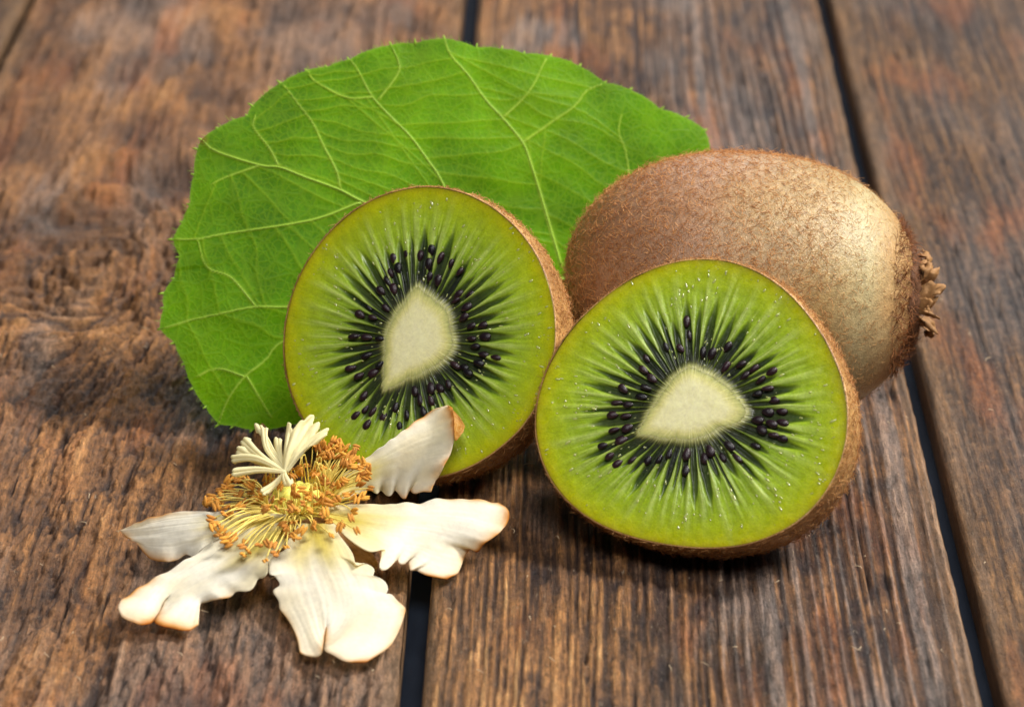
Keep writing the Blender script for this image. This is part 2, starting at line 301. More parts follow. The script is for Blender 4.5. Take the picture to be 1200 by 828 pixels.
def mat_wood():
    M = Mat('weathered_wood')
    col = M.attr('col').outputs['Color']
    v = M.coord((1, 0.055, 1))
    v2 = M.coord((1, 0.22, 1))
    fine = M.noise(28, v, 5, 0.7, 0.1)
    speck = M.noise(16, v2, 5, 0.7)
    iso = M.noise(14, M.coord(), 4, 0.7)
    f1 = M.maprange(fine, 0.3, 0.7, 0.45, 1.45)
    f2 = M.maprange(speck, 0.3, 0.72, 0.72, 1.28)
    gr = M.noise(26, M.coord((1, 0.6, 1)), 5, 0.8)
    f2 = M.math('MULTIPLY', f2, M.maprange(gr, 0.32, 0.68, 0.62, 1.38))
    k = M.math('MULTIPLY', f1, f2)
    fib = M.noise(36, M.coord((1, 0.035, 1)), 3, 0.7, 0.1)
    slit = M.maprange(fib, 0.30, 0.40, 0.25, 1.0)
    k = M.math('MULTIPLY', k, slit)
    cc = M.n('ShaderNodeVectorMath', operation='SCALE')
    M.l(col, cc.inputs[0]); M.l(k, cc.inputs['Scale'])
    fl = M.noise(20, M.coord((1, 0.30, 1)), 4, 0.75, 0.5)
    flk = M.maprange(fl, 0.62, 0.70, 0.0, 0.55)
    fc = M.mixc(flk, cc.outputs[0], (0.42, 0.33, 0.23))
    M.l(fc, M.b.inputs['Base Color'])
    rg = M.maprange(speck, 0.3, 0.7, 0.48, 0.72)
    M.l(rg, M.b.inputs['Roughness'])
    M.set(Specular_IOR_Level=0.30)
    n = M.bump(fine, 0.9, 0.035)
    n = M.bump(speck, 0.5, 0.04, n)
    n = M.bump(gr, 0.9, 0.03, n)
    n = M.bump(iso, 0.6, 0.04, n)
    n = M.bump(slit, 0.8, 0.03, n)
    n = M.bump(fl, 0.7, 0.04, n)
    M.l(n, M.b.inputs['Normal'])
    return M.m

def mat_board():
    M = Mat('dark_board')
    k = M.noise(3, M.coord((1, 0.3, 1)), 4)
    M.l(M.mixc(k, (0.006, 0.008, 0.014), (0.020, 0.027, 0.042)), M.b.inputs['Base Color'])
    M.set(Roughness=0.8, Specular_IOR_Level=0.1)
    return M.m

def mat_skin():
    M = Mat('kiwi_skin')
    col = M.attr('col').outputs['Color']
    a = M.noise(7, M.coord(), 5, 0.65)
    b = M.noise(38, M.coord(), 3, 0.6)
    k = M.math('MULTIPLY', M.maprange(a, 0.3, 0.7, 0.78, 1.22), M.maprange(b, 0.3, 0.7, 0.75, 1.22))
    cc = M.n('ShaderNodeVectorMath', operation='SCALE')
    M.l(col, cc.inputs[0]); M.l(k, cc.inputs['Scale'])
    M.l(cc.outputs[0], M.b.inputs['Base Color'])
    M.set(Roughness=0.36, Specular_IOR_Level=0.5)
    M.set(Subsurface_Weight=0.12, Subsurface_Radius=(0.2, 0.12, 0.05), Subsurface_Scale=1.0)
    n = M.bump(b, 0.6, 0.02)
    n = M.bump(a, 0.4, 0.05, n)
    M.l(n, M.b.inputs['Normal'])
    return M.m

def mat_fuzz():
    M = Mat('kiwi_fuzz')
    col = M.attr('col').outputs['Color']
    M.l(col, M.b.inputs['Base Color'])
    M.set(Roughness=0.5, Specular_IOR_Level=0.35)
    tr = M.n('ShaderNodeBsdfTranslucent')
    M.l(col, tr.inputs[0])
    ms = M.n('ShaderNodeMixShader'); ms.inputs[0].default_value = 0.3
    M.l(M.b.outputs[0], ms.inputs[1]); M.l(tr.outputs[0], ms.inputs[2])
    M.l(ms.outputs[0], M.out.inputs[0])
    return M.m

def mat_flesh():
    M = Mat('kiwi_flesh')
    col = M.attr('col').outputs['Color']
    g = M.noise(30, M.coord(), 4, 0.6)
    k = M.maprange(g, 0.3, 0.7, 0.88, 1.12)
    cc = M.n('ShaderNodeVectorMath', operation='SCALE')
    M.l(col, cc.inputs[0]); M.l(k, cc.inputs['Scale'])
    M.l(cc.outputs[0], M.b.inputs['Base Color'])
    M.set(Subsurface_Weight=0.55, Subsurface_Radius=(0.16, 0.20, 0.06), Subsurface_Scale=1.0)
    M.set(Specular_IOR_Level=0.42)
    rg = M.noise(9, M.coord(), 3)
    M.l(M.maprange(rg, 0.3, 0.7, 0.22, 0.46), M.b.inputs['Roughness'])
    n = M.bump(g, 0.35, 0.012)
    M.l(n, M.b.inputs['Normal'])
    return M.m

def mat_juice():
    M = Mat('juice')
    g = M.noise(5, M.coord(), 2)
    M.l(M.mixc(g, (0.46, 0.54, 0.12), (0.60, 0.66, 0.24)), M.b.inputs['Base Color'])  # pale base so the added beads read as bright glints
    M.set(Roughness=0.16, Specular_IOR_Level=0.9, Coat_Weight=1.0, Coat_Roughness=0.12)
    M.set(Subsurface_Weight=0.6, Subsurface_Radius=(0.1, 0.12, 0.04), Subsurface_Scale=1.0)
    return M.m

def mat_core():
    M = Mat('kiwi_core')
    col = M.attr('col').outputs['Color']
    g = M.noise(22, M.coord(), 4, 0.6)
    cc = M.n('ShaderNodeVectorMath', operation='SCALE')
    M.l(col, cc.inputs[0]); M.l(M.maprange(g, 0.3, 0.7, 0.9, 1.08), cc.inputs['Scale'])
    M.l(cc.outputs[0], M.b.inputs['Base Color'])
    M.set(Subsurface_Weight=0.5, Subsurface_Radius=(0.18, 0.18, 0.09), Subsurface_Scale=1.0, Roughness=0.42)
    n = M.bump(g, 0.25, 0.008)
    M.l(n, M.b.inputs['Normal'])
    return M.m

def mat_seed():
    M = Mat('kiwi_seed')
    oi = M.n('ShaderNodeObjectInfo')
    M.l(M.mixc(oi.outputs['Random'], (0.004, 0.003, 0.006), (0.026, 0.008, 0.014)), M.b.inputs['Base Color'])
    M.set(Roughness=0.30, Specular_IOR_Level=0.5)
    g = M.noise(40, M.coord(), 2)
    M.l(M.bump(g, 0.4, 0.01), M.b.inputs['Normal'])
    return M.m

def mat_leaf():
    M = Mat('leaf_blade')
    col = M.attr('col').outputs['Color']
    def net(scale, w0, w1):
        nz = M.n('ShaderNodeTexNoise'); nz.inputs['Scale'].default_value = scale * 0.7
        M.l(M.coord(), nz.inputs['Vector'])
        ad = M.n('ShaderNodeVectorMath', operation='MULTIPLY_ADD')
        ad.inputs[1].default_value = (0.35 / scale,) * 3
        M.l(nz.outputs['Color'], ad.inputs[0]); M.l(M.coord((1, 1, 0)), ad.inputs[2])
        v = M.n('ShaderNodeTexVoronoi', feature='DISTANCE_TO_EDGE')
        v.inputs['Scale'].default_value = scale
        M.l(ad.outputs[0], v.inputs['Vector'])
        return M.maprange(v.outputs['Distance'], w0, w1, 1, 0)
    n1 = net(2.6, 0.0, 0.10)
    n2 = net(7.5, 0.0, 0.13)
    lines = M.math('MAXIMUM', M.math('MULTIPLY', n1, 0.36), M.math('MULTIPLY', n2, 0.42))
    g = M.noise(1.1, M.coord(), 4)
    fine = M.noise(24, M.coord(), 3, 0.6)
    base = M.n('ShaderNodeVectorMath', operation='SCALE')
    k = M.math('MULTIPLY', M.maprange(g, 0.3, 0.7, 0.74, 1.26), M.maprange(fine, 0.3, 0.7, 0.86, 1.14))
    M.l(col, base.inputs[0]); M.l(k, base.inputs['Scale'])
    c = M.mixc(M.math('MULTIPLY', lines, 0.5), base.outputs[0], (0.30, 0.52, 0.02))
    M.l(c, M.b.inputs['Base Color'])
    M.set(Roughness=0.48, Specular_IOR_Level=0.12)
    h = M.math('MAXIMUM', M.math('MULTIPLY', n1, 1.0), M.math('MULTIPLY', n2, 0.6))
    n = M.bump(h, 0.28, 0.016)
    n = M.bump(fine, 0.3, 0.012, n)
    M.l(n, M.b.inputs['Normal'])
    tr = M.n('ShaderNodeBsdfTranslucent')
    tc = M.mixc(1.0, c, (1.7, 1.35, 0.3), 'MULTIPLY')
    M.l(tc, tr.inputs[0]); M.l(n, tr.inputs['Normal'])
    ms = M.n('ShaderNodeMixShader'); ms.inputs[0].default_value = 0.5
    M.l(M.b.outputs[0], ms.inputs[1]); M.l(tr.outputs[0], ms.inputs[2])
    M.l(ms.outputs[0], M.out.inputs[0])
    return M.m

def mat_plain(name, colour, rough=0.5, spec=0.4, var=0.2, scale=10, trans=0.0, bump=0.3, sss=0.0):
    M = Mat(name)
    g = M.noise(scale, M.coord(), 4, 0.6)
    lo = tuple(c * (1 - var) for c in colour); hi = tuple(min(1, c * (1 + var)) for c in colour)
    c = M.mixc(g, lo, hi)
    M.l(c, M.b.inputs['Base Color'])
    M.set(Roughness=rough, Specular_IOR_Level=spec)
    if sss: M.set(Subsurface_Weight=sss, Subsurface_Radius=(0.1, 0.1, 0.04), Subsurface_Scale=1.0)
    if bump: M.l(M.bump(g, bump, 0.02), M.b.inputs['Normal'])
    if trans:
        tr = M.n('ShaderNodeBsdfTranslucent'); M.l(c, tr.inputs[0])
        ms = M.n('ShaderNodeMixShader'); ms.inputs[0].default_value = trans
        M.l(M.b.outputs[0], ms.inputs[1]); M.l(tr.outputs[0], ms.inputs[2])
        M.l(ms.outputs[0], M.out.inputs[0])
    return M.m

def mat_petal():
    M = Mat('petal')
    col = M.attr('col').outputs['Color']
    g = M.noise(12, M.coord(), 4, 0.6)
    cc = M.n('ShaderNodeVectorMath', operation='SCALE')
    M.l(col, cc.inputs[0]); M.l(M.maprange(g, 0.3, 0.7, 0.93, 1.05), cc.inputs['Scale'])
    M.l(cc.outputs[0], M.b.inputs['Base Color'])
    M.set(Roughness=0.55, Specular_IOR_Level=0.3)
    n = M.bump(g, 0.3, 0.02)
    M.l(n, M.b.inputs['Normal'])
    tr = M.n('ShaderNodeBsdfTranslucent'); M.l(cc.outputs[0], tr.inputs[0])
    ms = M.n('ShaderNodeMixShader'); ms.inputs[0].default_value = 0.5
    M.l(M.b.outputs[0], ms.inputs[1]); M.l(tr.outputs[0], ms.inputs[2])
    M.l(ms.outputs[0], M.out.inputs[0])
    return M.m

MW = mat_wood(); MB = mat_board(); MS = mat_skin(); MF = mat_fuzz(); MFL = mat_flesh(); MC = mat_core(); MSE = mat_seed()
ML = mat_leaf(); MP = mat_petal(); MJ = mat_juice()
MV = mat_plain('leaf_vein', (0.32, 0.52, 0.04), 0.5, 0.35, 0.2, 6, 0.25)
MFI = mat_plain('filament', (0.95, 0.75, 0.19), 0.5, 0.4, 0.12, 8, 0.25)
MST = mat_plain('style', (0.90, 0.80, 0.47), 0.55, 0.3, 0.16, 7, 0.35)
MO = mat_plain('ovary', (0.80, 0.70, 0.14), 0.6, 0.3, 0.35, 9, 0.0, 0.5, 0.4)
MCA = mat_plain('dry_calyx', (0.32, 0.165, 0.062), 0.65, 0.3, 0.65, 9, 0.12, 0.9)
MCD = mat_plain('stem_scar', (0.10, 0.042, 0.018), 0.75, 0.25, 0.6, 12, 0.0, 1.0)
MFB = mat_plain('wood_fibre', (0.52, 0.40, 0.26), 0.6, 0.35, 0.4, 8)

def mat_anther():
    M = Mat('anther')
    oi = M.n('ShaderNodeObjectInfo')
    c = M.mixc(oi.outputs['Random'], (0.40, 0.130, 0.010), (0.74, 0.34, 0.030))
    g = M.noise(30, M.coord(), 3)
    M.l(M.mixc(M.maprange(g, 0.35, 0.7, 0, 0.6), c, (0.70, 0.34, 0.08)), M.b.inputs['Base Color'])
    M.set(Roughness=0.6, Specular_IOR_Level=0.3)
    M.l(M.bump(g, 0.7, 0.015), M.b.inputs['Normal'])
    return M.m
MA = mat_anther()

# ------------------------------------------------------------------ the plank table
SKEW = math.tan(math.radians(0.82))
table = bpy.data.objects.new('wooden_table', None)
link(table)
table['kind'] = 'structure'
table['label'] = 'weathered brown wooden table top of wide gapped planks'

NAVY = srgb(36, 33, 40); DKB = srgb(70, 55, 48); MIDB = srgb(118, 90, 67); ORG = srgb(166, 126, 84); TAN = srgb(204, 172, 128)
GREY = srgb(138, 138, 146)

def yspace():
    a = np.arange(-15.0, 5.0, 0.06)
    b = [5.0]; s = 0.055
    while b[-1] < 44:
        s = min(s * 1.025, 0.25); b.append(b[-1] + s)
    return np.concatenate([np.arange(-26.0, -15.05, 0.25), a, b])

def plank(x0, x1, style, seed, xs, label):
    ys = yspace()
    w = x1 - x0
    X, Y = np.meshgrid(xs, ys)
    # slow wander of the grain
    warp = 0.45 * fbm(X * 0.22, Y * 0.04, seed, 3) + 0.05 * fbm(X * 1.0, Y * 0.10, seed + 5, 3)
    u = X + warp
    kd = None
    if style == 'knotty':
        kx, ky = w - 6.9, 4.4
        dx = X - kx; dy = (Y - ky) * 0.46
        kd = np.sqrt(dx ** 2 + dy ** 2)
        kw = np.exp(-(kd / 2.1) ** 2)
        u = u + 1.5 * kw * np.sign(dx) * (1 - np.exp(-np.abs(dx) * 1.2)) * -1.0
        u = u * (1 - 0.6 * kw) + kd * 0.7 * kw
    fr = {'ridged': 4.9, 'knotty': 3.4, 'dull': 6.5}[style]
    ph = u * fr + 3.2 * vnoise(u * 0.55, 3.1, seed + 9) + 1.1 * vnoise(u * 2.3, 7.7, seed + 10)
    c = 0.5 + 0.5 * np.cos(2 * np.pi * ph)
    late = sstep(0.30, 0.9, c)
    st1 = fbm(u * 5.5, Y * 0.13, seed + 20, 4, 0.6)
    st2 = fbm(u * 12.0, Y * 0.36, seed + 30, 4, 0.6)
    blot = fbm(X * 0.32, Y * 0.22, seed + 40, 4)
    chunk = fbm(X * 2.0, Y * 0.75, seed + 50, 4, 0.6)
    brk = fbm(u * 3.2, Y * 0.42, seed + 60, 4, 0.6)
    grit = fbm(X * 7.0, Y * 3.2, seed + 65, 3, 0.6)
    grey_add = 0.0
    if style == 'ridged':
        sl = X / w                                             # tan at left; bluish sheen painted as grey onto the right-hand ridges
        lf = late * sstep(-0.45, 0.10, brk + 0.25 * blot)
        tone = 0.46 + 0.26 * lf + 0.42 * st1 + 0.34 * st2 + 0.16 * grit + 0.16 * blot - 0.16 * sstep(0.2, 0.45, sl)
        tone = tone - 0.22 * sstep(0.05, 0.45, chunk)
        h = 0.060 * lf + 0.045 * st1 + 0.030 * st2 - 0.06 * sstep(0.25, 0.6, chunk) + 0.020 * grit
        grey_add = 0.75 * sstep(0.45, 0.65, sl) * sstep(0.70, 0.98, c) + 0.05 * sstep(0.3, 0.5, sl) - 0.10 * sstep(0.45, 0.65, sl) - 0.15 * (1 - sstep(0.05, 0.3, sl))
    elif style == 'dull':
        lf = late
        tone = 0.42 + 0.12 * lf + 0.28 * st1 + 0.30 * st2 + 0.26 * grit + 0.18 * blot
        h = 0.025 * lf + 0.035 * st1 + 0.03 * st2 - 0.04 * sstep(0.2, 0.6, chunk) + 0.018 * grit
    else:
        lf = late
        def steps(v, n, sharp):
            q = v * n
            return (np.floor(q) + sstep(sharp, 1.0, q % 1)) / n
        jag = 0.10 * fbm(X * 5.0, Y * 2.4, seed + 71, 3, 0.6)
        t = fbm(u * 1.1, Y * 0.34, seed + 70, 4, 0.58) + jag
        ter = steps(t, 5, 0.80)
        kw = np.exp(-(kd / 3.4) ** 2)
        t2 = fbm(u * 0.9, Y * 0.75, seed + 80, 4, 0.6) + jag + 0.25 * np.sin(kd * 4.2 + 2.0 * fbm(X * 0.6, Y * 0.5, seed + 82, 3)) * 0.5
        ter2 = steps(t2, 5, 0.72)
        tt = ter * (1 - kw) + ter2 * kw
        far = sstep(2.0, 9.0, Y)
        fz1 = np.abs(fbm(u * 1.5, Y * 0.15, seed + 84, 4, 0.55)); fz2 = np.abs(fbm(u * 3.4, Y * 0.30, seed + 86, 4, 0.55))
        fiss = (1 - sstep(0.0, 0.07, fz1)) + 0.7 * (1 - sstep(0.0, 0.06, fz2))
        fiss = np.clip(fiss, 0, 1) * (1 - 0.7 * far)
        crease = np.exp(-np.minimum((t * 5) % 1, 1 - (t * 5) % 1) / 0.07) * (1 - kw) + np.exp(-np.minimum((t2 * 5) % 1, 1 - (t2 * 5) % 1) / 0.07) * kw
        tone = 0.56 + (0.06 * lf + 0.16 * st1 + 0.18 * st2) * (1 - 0.6 * far) + 0.12 * grit + 0.20 * blot + 0.24 * tt - 0.10 * crease - 0.26 * fiss + 0.24 * far * fbm(X * 0.55, Y * 0.35, seed + 75, 3)
        h = 0.035 * lf * (1 - kw) + 0.035 * st1 + 0.030 * st2 + 0.022 * grit + tt * (0.34 + 0.45 * kw) - 0.050 * fiss
    # long cracks
    crk = np.abs(vnoise(u * 1.15, Y * 0.035, seed + 90))
    crack = (1 - sstep(0.0, 0.022, crk)) * sstep(0.0, 0.25, vnoise(X * 0.5, Y * 0.16, seed + 91))
    h = h - 0.10 * crack
    tone = tone - 0.30 * crack
    col = ramp(tone, [(-0.05, NAVY), (0.16, srgb(52, 40, 40)), (0.32, DKB), (0.50, MIDB), (0.70, ORG), (0.95, TAN)])
    gy = sstep(0.05, 0.5, fbm(X * 0.5 + 0.3 * st1, Y * 0.12, seed + 100, 4) + 0.28 * st2 + {'ridged': 0.06, 'knotty': 0.14, 'dull': 0.22}[style] + grey_add)
    gl = np.clip(tone * 1.1 + 0.25, 0.25, 1.2)[..., None]
    gm = {'ridged': 0.62, 'knotty': 0.42, 'dull': 0.38}[style]
    col = col * (1 - gm * gy[..., None]) + np.asarray(GREY) * gl * gm * gy[..., None]
    if style == 'dull':
        col = col * np.array([0.62, 0.62, 0.62])
    if style == 'ridged':
        col = col * np.array([1.0, 0.95, 0.90])
    if style == 'knotty':
        col = col * np.array([0.98, 0.90, 0.82])
    rust = sstep(0.05, 0.55, fbm(X * 0.7, Y * 0.20, seed + 120, 4) + 0.3 * st1)[..., None] * 0.45
    col = col * (1 - rust) + np.asarray(srgb(158, 92, 46)) * np.clip(tone * 1.3 + 0.15, 0.15, 1.2)[..., None] * rust
    col = col * np.array([0.98, 0.88, 0.76])
    # eased, slightly chipped long edges
    ex = np.minimum(X, w - X) + 0.05 * fbm(X * 0 + Y * 0.9, (X > w / 2) * 9.0, seed + 110, 4)
    rad = 0.16
    q = np.clip((rad - ex) / rad, 0, 1)
    h = h * sstep(-0.05, 0.2, ex) - rad * (1 - np.sqrt(np.clip(1 - q * q, 0, 1)))
    worn = np.exp(-np.clip(ex, 0, 9) / 0.30)[..., None] * 0.55
    col = col * (1 - worn) + np.asarray(ORG) * (0.75 + 0.5 * st2[..., None]) * worn
    Z = h - np.percentile(h, 95 if style == 'knotty' else 96)
    ny, nx = X.shape
    V = np.stack([X + x0 + SKEW * Y, Y, Z], axis=-1).reshape(-1, 3)
    F = [grid_faces(nx, ny)]
    colr = col.reshape(-1, 3)
    # sides and ends
    def skirt(idx, flip):
        nonlocal V, colr
        steps = (-0.2, -0.45, -0.70)
        prev = idx
        for s in steps:
            base = len(V)
            nv = V[idx].copy(); nv[:, 2] = s
            V = np.vstack([V, nv]); colr = np.vstack([colr, colr[idx] * 0.9])
            cur = base + np.arange(len(idx))
            q = np.column_stack([prev[:-1], prev[1:], cur[1:], cur[:-1]])
            F.append(q[:, ::-1] if flip else q)
            prev = cur
    g = np.arange(nx * ny).reshape(ny, nx)
    skirt(g[:, 0].copy(), False); skirt(g[:, -1].copy(), True)
    skirt(g[0, :].copy(), True); skirt(g[-1, :].copy(), False)
    me = make_mesh('plank', V, F, True, colr)
    o = obj('plank', me, MW, table)
    o['label'] = label
    return o

plank(-28.0, -12.42, 'dull', 400, np.linspace(0, 15.58, 90), 'plank at the far left edge, out of focus')
plank(-12.22, -1.54, 'knotty', 100, np.linspace(0, 10.68, 262), 'rough flaking brown plank with a knot, under the flower and leaf')
plank(-1.165, 7.25, 'ridged', 231, np.linspace(0, 8.415, 216), 'ridged plank of orange and dark grain under the cut halves')
plank(7.56, 26.0, 'dull', 300, np.concatenate([np.linspace(0, 5.6, 112), np.linspace(5.75, 18.44, 50)]), 'greyish brown plank beyond the stem end of the whole fruit')
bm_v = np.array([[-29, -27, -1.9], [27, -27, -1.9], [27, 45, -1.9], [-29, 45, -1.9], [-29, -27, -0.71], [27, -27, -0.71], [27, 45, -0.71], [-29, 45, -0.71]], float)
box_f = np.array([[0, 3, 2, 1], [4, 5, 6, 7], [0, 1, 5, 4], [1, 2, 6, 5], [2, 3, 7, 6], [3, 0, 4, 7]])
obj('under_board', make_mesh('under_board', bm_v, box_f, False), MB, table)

# a few loose wood fibres lying on the boards
def fibres():
    V = []; F = []; off = 0
    for i in range(120):
        x = random.uniform(-9.5, 9); y = random.uniform(-13.3, 3)
        lx = x - SKEW * y
        if -1.7 < lx < -1.0 or 7.1 < lx < 7.7: continue
        a = random.gauss(math.pi / 2, 0.7); ln = random.uniform(0.05, 0.22)
        p = [(x + t * ln * math.cos(a) + 0.02 * math.sin(5 * t + i), y + t * ln * math.sin(a), 0.035 + 0.02 * math.sin(3 * t)) for t in np.linspace(0, 1, 4)]
        v, f = tube(p, np.array([0.004, 0.008, 0.008, 0.003]), 4)
        V.append(v); F += [q + off for q in f]; off += len(v)
    return make_mesh('wood_fibres', np.vstack(V), F)
o = obj('wood_fibres', fibres(), MFB)
o['kind'] = 'stuff'; o['label'] = 'tiny loose pale wood fibres lying on the planks'; o['category'] = 'fibres'

# ------------------------------------------------------------------ hairs
def hair_mesh(name, P, N, T, length, rad, colours, lift=0.45, curl=0.6):
    """P points, N normals, T tangents; 3 segments, 3 sides"""
    n = len(P)
    B = np.cross(N, T)
    a = RNG.uniform(0, 2 * np.pi, n)[:, None]
    D = np.cos(a) * T + np.sin(a) * B
    E = np.cross(N, D)
    L = length[:, None]
    cv = RNG.normal(0, curl, n)[:, None]
    lf = np.clip(RNG.normal(lift, 0.18, n) + 0.55 * (RNG.uniform(0, 1, n) < 0.18), 0.08, 1.1)[:, None]
    pts = []
    for t in (0, 0.4, 0.75, 1.0):
        pts.append(P + D * L * t * (1 - 0.25 * lf) + N * L * (lf * t - 0.35 * lf * t * t) - N * 0.006 * (t == 0) + E * L * cv * t * t * 0.6)
    rr = (1.0, 0.9, 0.7, 0.25)
    V = np.zeros((n, 4, 3, 3))
    for i, p in enumerate(pts):
        for k in range(3):
            an = 2 * math.pi * k / 3
            V[:, i, k] = p + rad[:, None] * rr[i] * (math.cos(an) * E + math.sin(an) * N)
    base = (np.arange(n) * 12)[:, None]
    q = []
    for i in range(3):
        for k in range(3):
            k2 = (k + 1) % 3
            q.append(np.array([i * 3 + k, i * 3 + k2, (i + 1) * 3 + k2, (i + 1) * 3 + k])[None, :] + base)
    c = np.repeat(colours, 12, axis=0)
    return make_mesh(name, V.reshape(-1, 3), np.concatenate(q), True, c)

# ------------------------------------------------------------------ the whole fruit
WC = np.array(D_WHOLE); WA = 3.1; WR = 2.42
yaw = math.radians(8)
AX = np.array([math.cos(yaw), -math.sin(yaw), 0.0])
E1 = np.cross(AX, [0, 0, 1.0]); E1 /= np.linalg.norm(E1)
E2 = np.cross(E1, AX)

def whole_surface(x, ph):
    """x in -1..1 along the axis"""
    ex = 2.2
    ax_ = np.clip(np.abs(x), 0, 1)
    r = WR * (1 - ax_ ** ex) ** (1 / ex) * (1 + 0.012 * np.sin(2 * ph + 0.6))
    r = r * (1 + 0.008 * fbm(x * 3, ph * 1.3, 501, 3))
    xl = x * WA
    # slight shoulder at the stem end
    d = np.clip((x - 0.965) / 0.035, 0, 1)
    xl = xl - 0.10 * d * d
    return np.stack([xl, r * np.cos(ph), r * np.sin(ph)], axis=-1)

def whole_colour(x, ph):
    n = fbm(x * 2.2 + 5, np.cos(ph) * 1.5 + np.sin(ph), 520, 4)
    t = x + 0.22 * n
    c = ramp(t, [(-1.0, srgb(136, 98, 72)), (-0.2, srgb(160, 124, 94)), (0.2, srgb(160, 130, 86)), (0.45, srgb(160, 132, 84)), (0.70, srgb(174, 158, 116)), (0.90, srgb(176, 136, 88)), (1.0, srgb(96, 56, 30))])
    return c

kiwi = thing('kiwi_fruit', 'whole unpeeled brown fuzzy kiwi with dried calyx, behind the cut halves', 'kiwi fruit', (WC[0], WC[1], 0.0))
WM = frame(AX, E1, E2, WC)
nx, nph = 150, 220
th = np.linspace(0, np.pi, nx)
XX, PH = np.meshgrid(-np.cos(th), np.linspace(0, 2 * np.pi, nph, endpoint=False), indexing='ij')
V = whole_surface(XX, PH).reshape(-1, 3)
col = whole_colour(XX, PH).reshape(-1, 3)
obj('skin', make_mesh('skin', V, grid_faces(nph, nx, True)[:, ::-1], True, col), MS, kiwi, WM)

def whole_hairs(n):
    x = np.clip(RNG.uniform(-1, 1, int(n * 1.6)), -0.985, 0.985)
    ph = RNG.uniform(0, 2 * np.pi, len(x))
    # thinner cover towards the stem end
    keep = RNG.uniform(0, 1, len(x)) < np.where(x > 0.35, np.clip(1 - (x - 0.3) * 1.7, 0.16, 1), 1.0)
    x = x[keep]; ph = ph[keep]
    e = 1e-3
    P = whole_surface(x, ph)
    Tx = whole_surface(np.clip(x + e, -1, 1), ph) - whole_surface(x - e, ph); Tx /= np.linalg.norm(Tx, axis=1)[:, None]
    Tp = whole_surface(x, ph + e) - whole_surface(x, ph - e); Tp /= np.linalg.norm(Tp, axis=1)[:, None]
    N = np.cross(Tx, Tp); N /= np.linalg.norm(N, axis=1)[:, None]
    out = np.sign(np.sum(N * P, axis=1))[:, None]; N *= out
    c = mix(srgb(178, 110, 58), srgb(238, 182, 116), RNG.uniform(0, 1, len(x)))
    c = mix(c, np.broadcast_to(srgb(206, 172, 118), c.shape), np.clip((x - 0.1) * 0.8, 0, 0.6))
    L = RNG.uniform(0.06, 0.20, len(x)) * np.where(x > 0.6, 0.75, 1.0)
    return hair_mesh('fuzz', P, N, Tx, L, RNG.uniform(0.0028, 0.0055, len(x)), c, 0.42, 0.8)
o = obj('fuzz', whole_hairs(20500), MF, kiwi, WM)
o['kind'] = 'stuff'

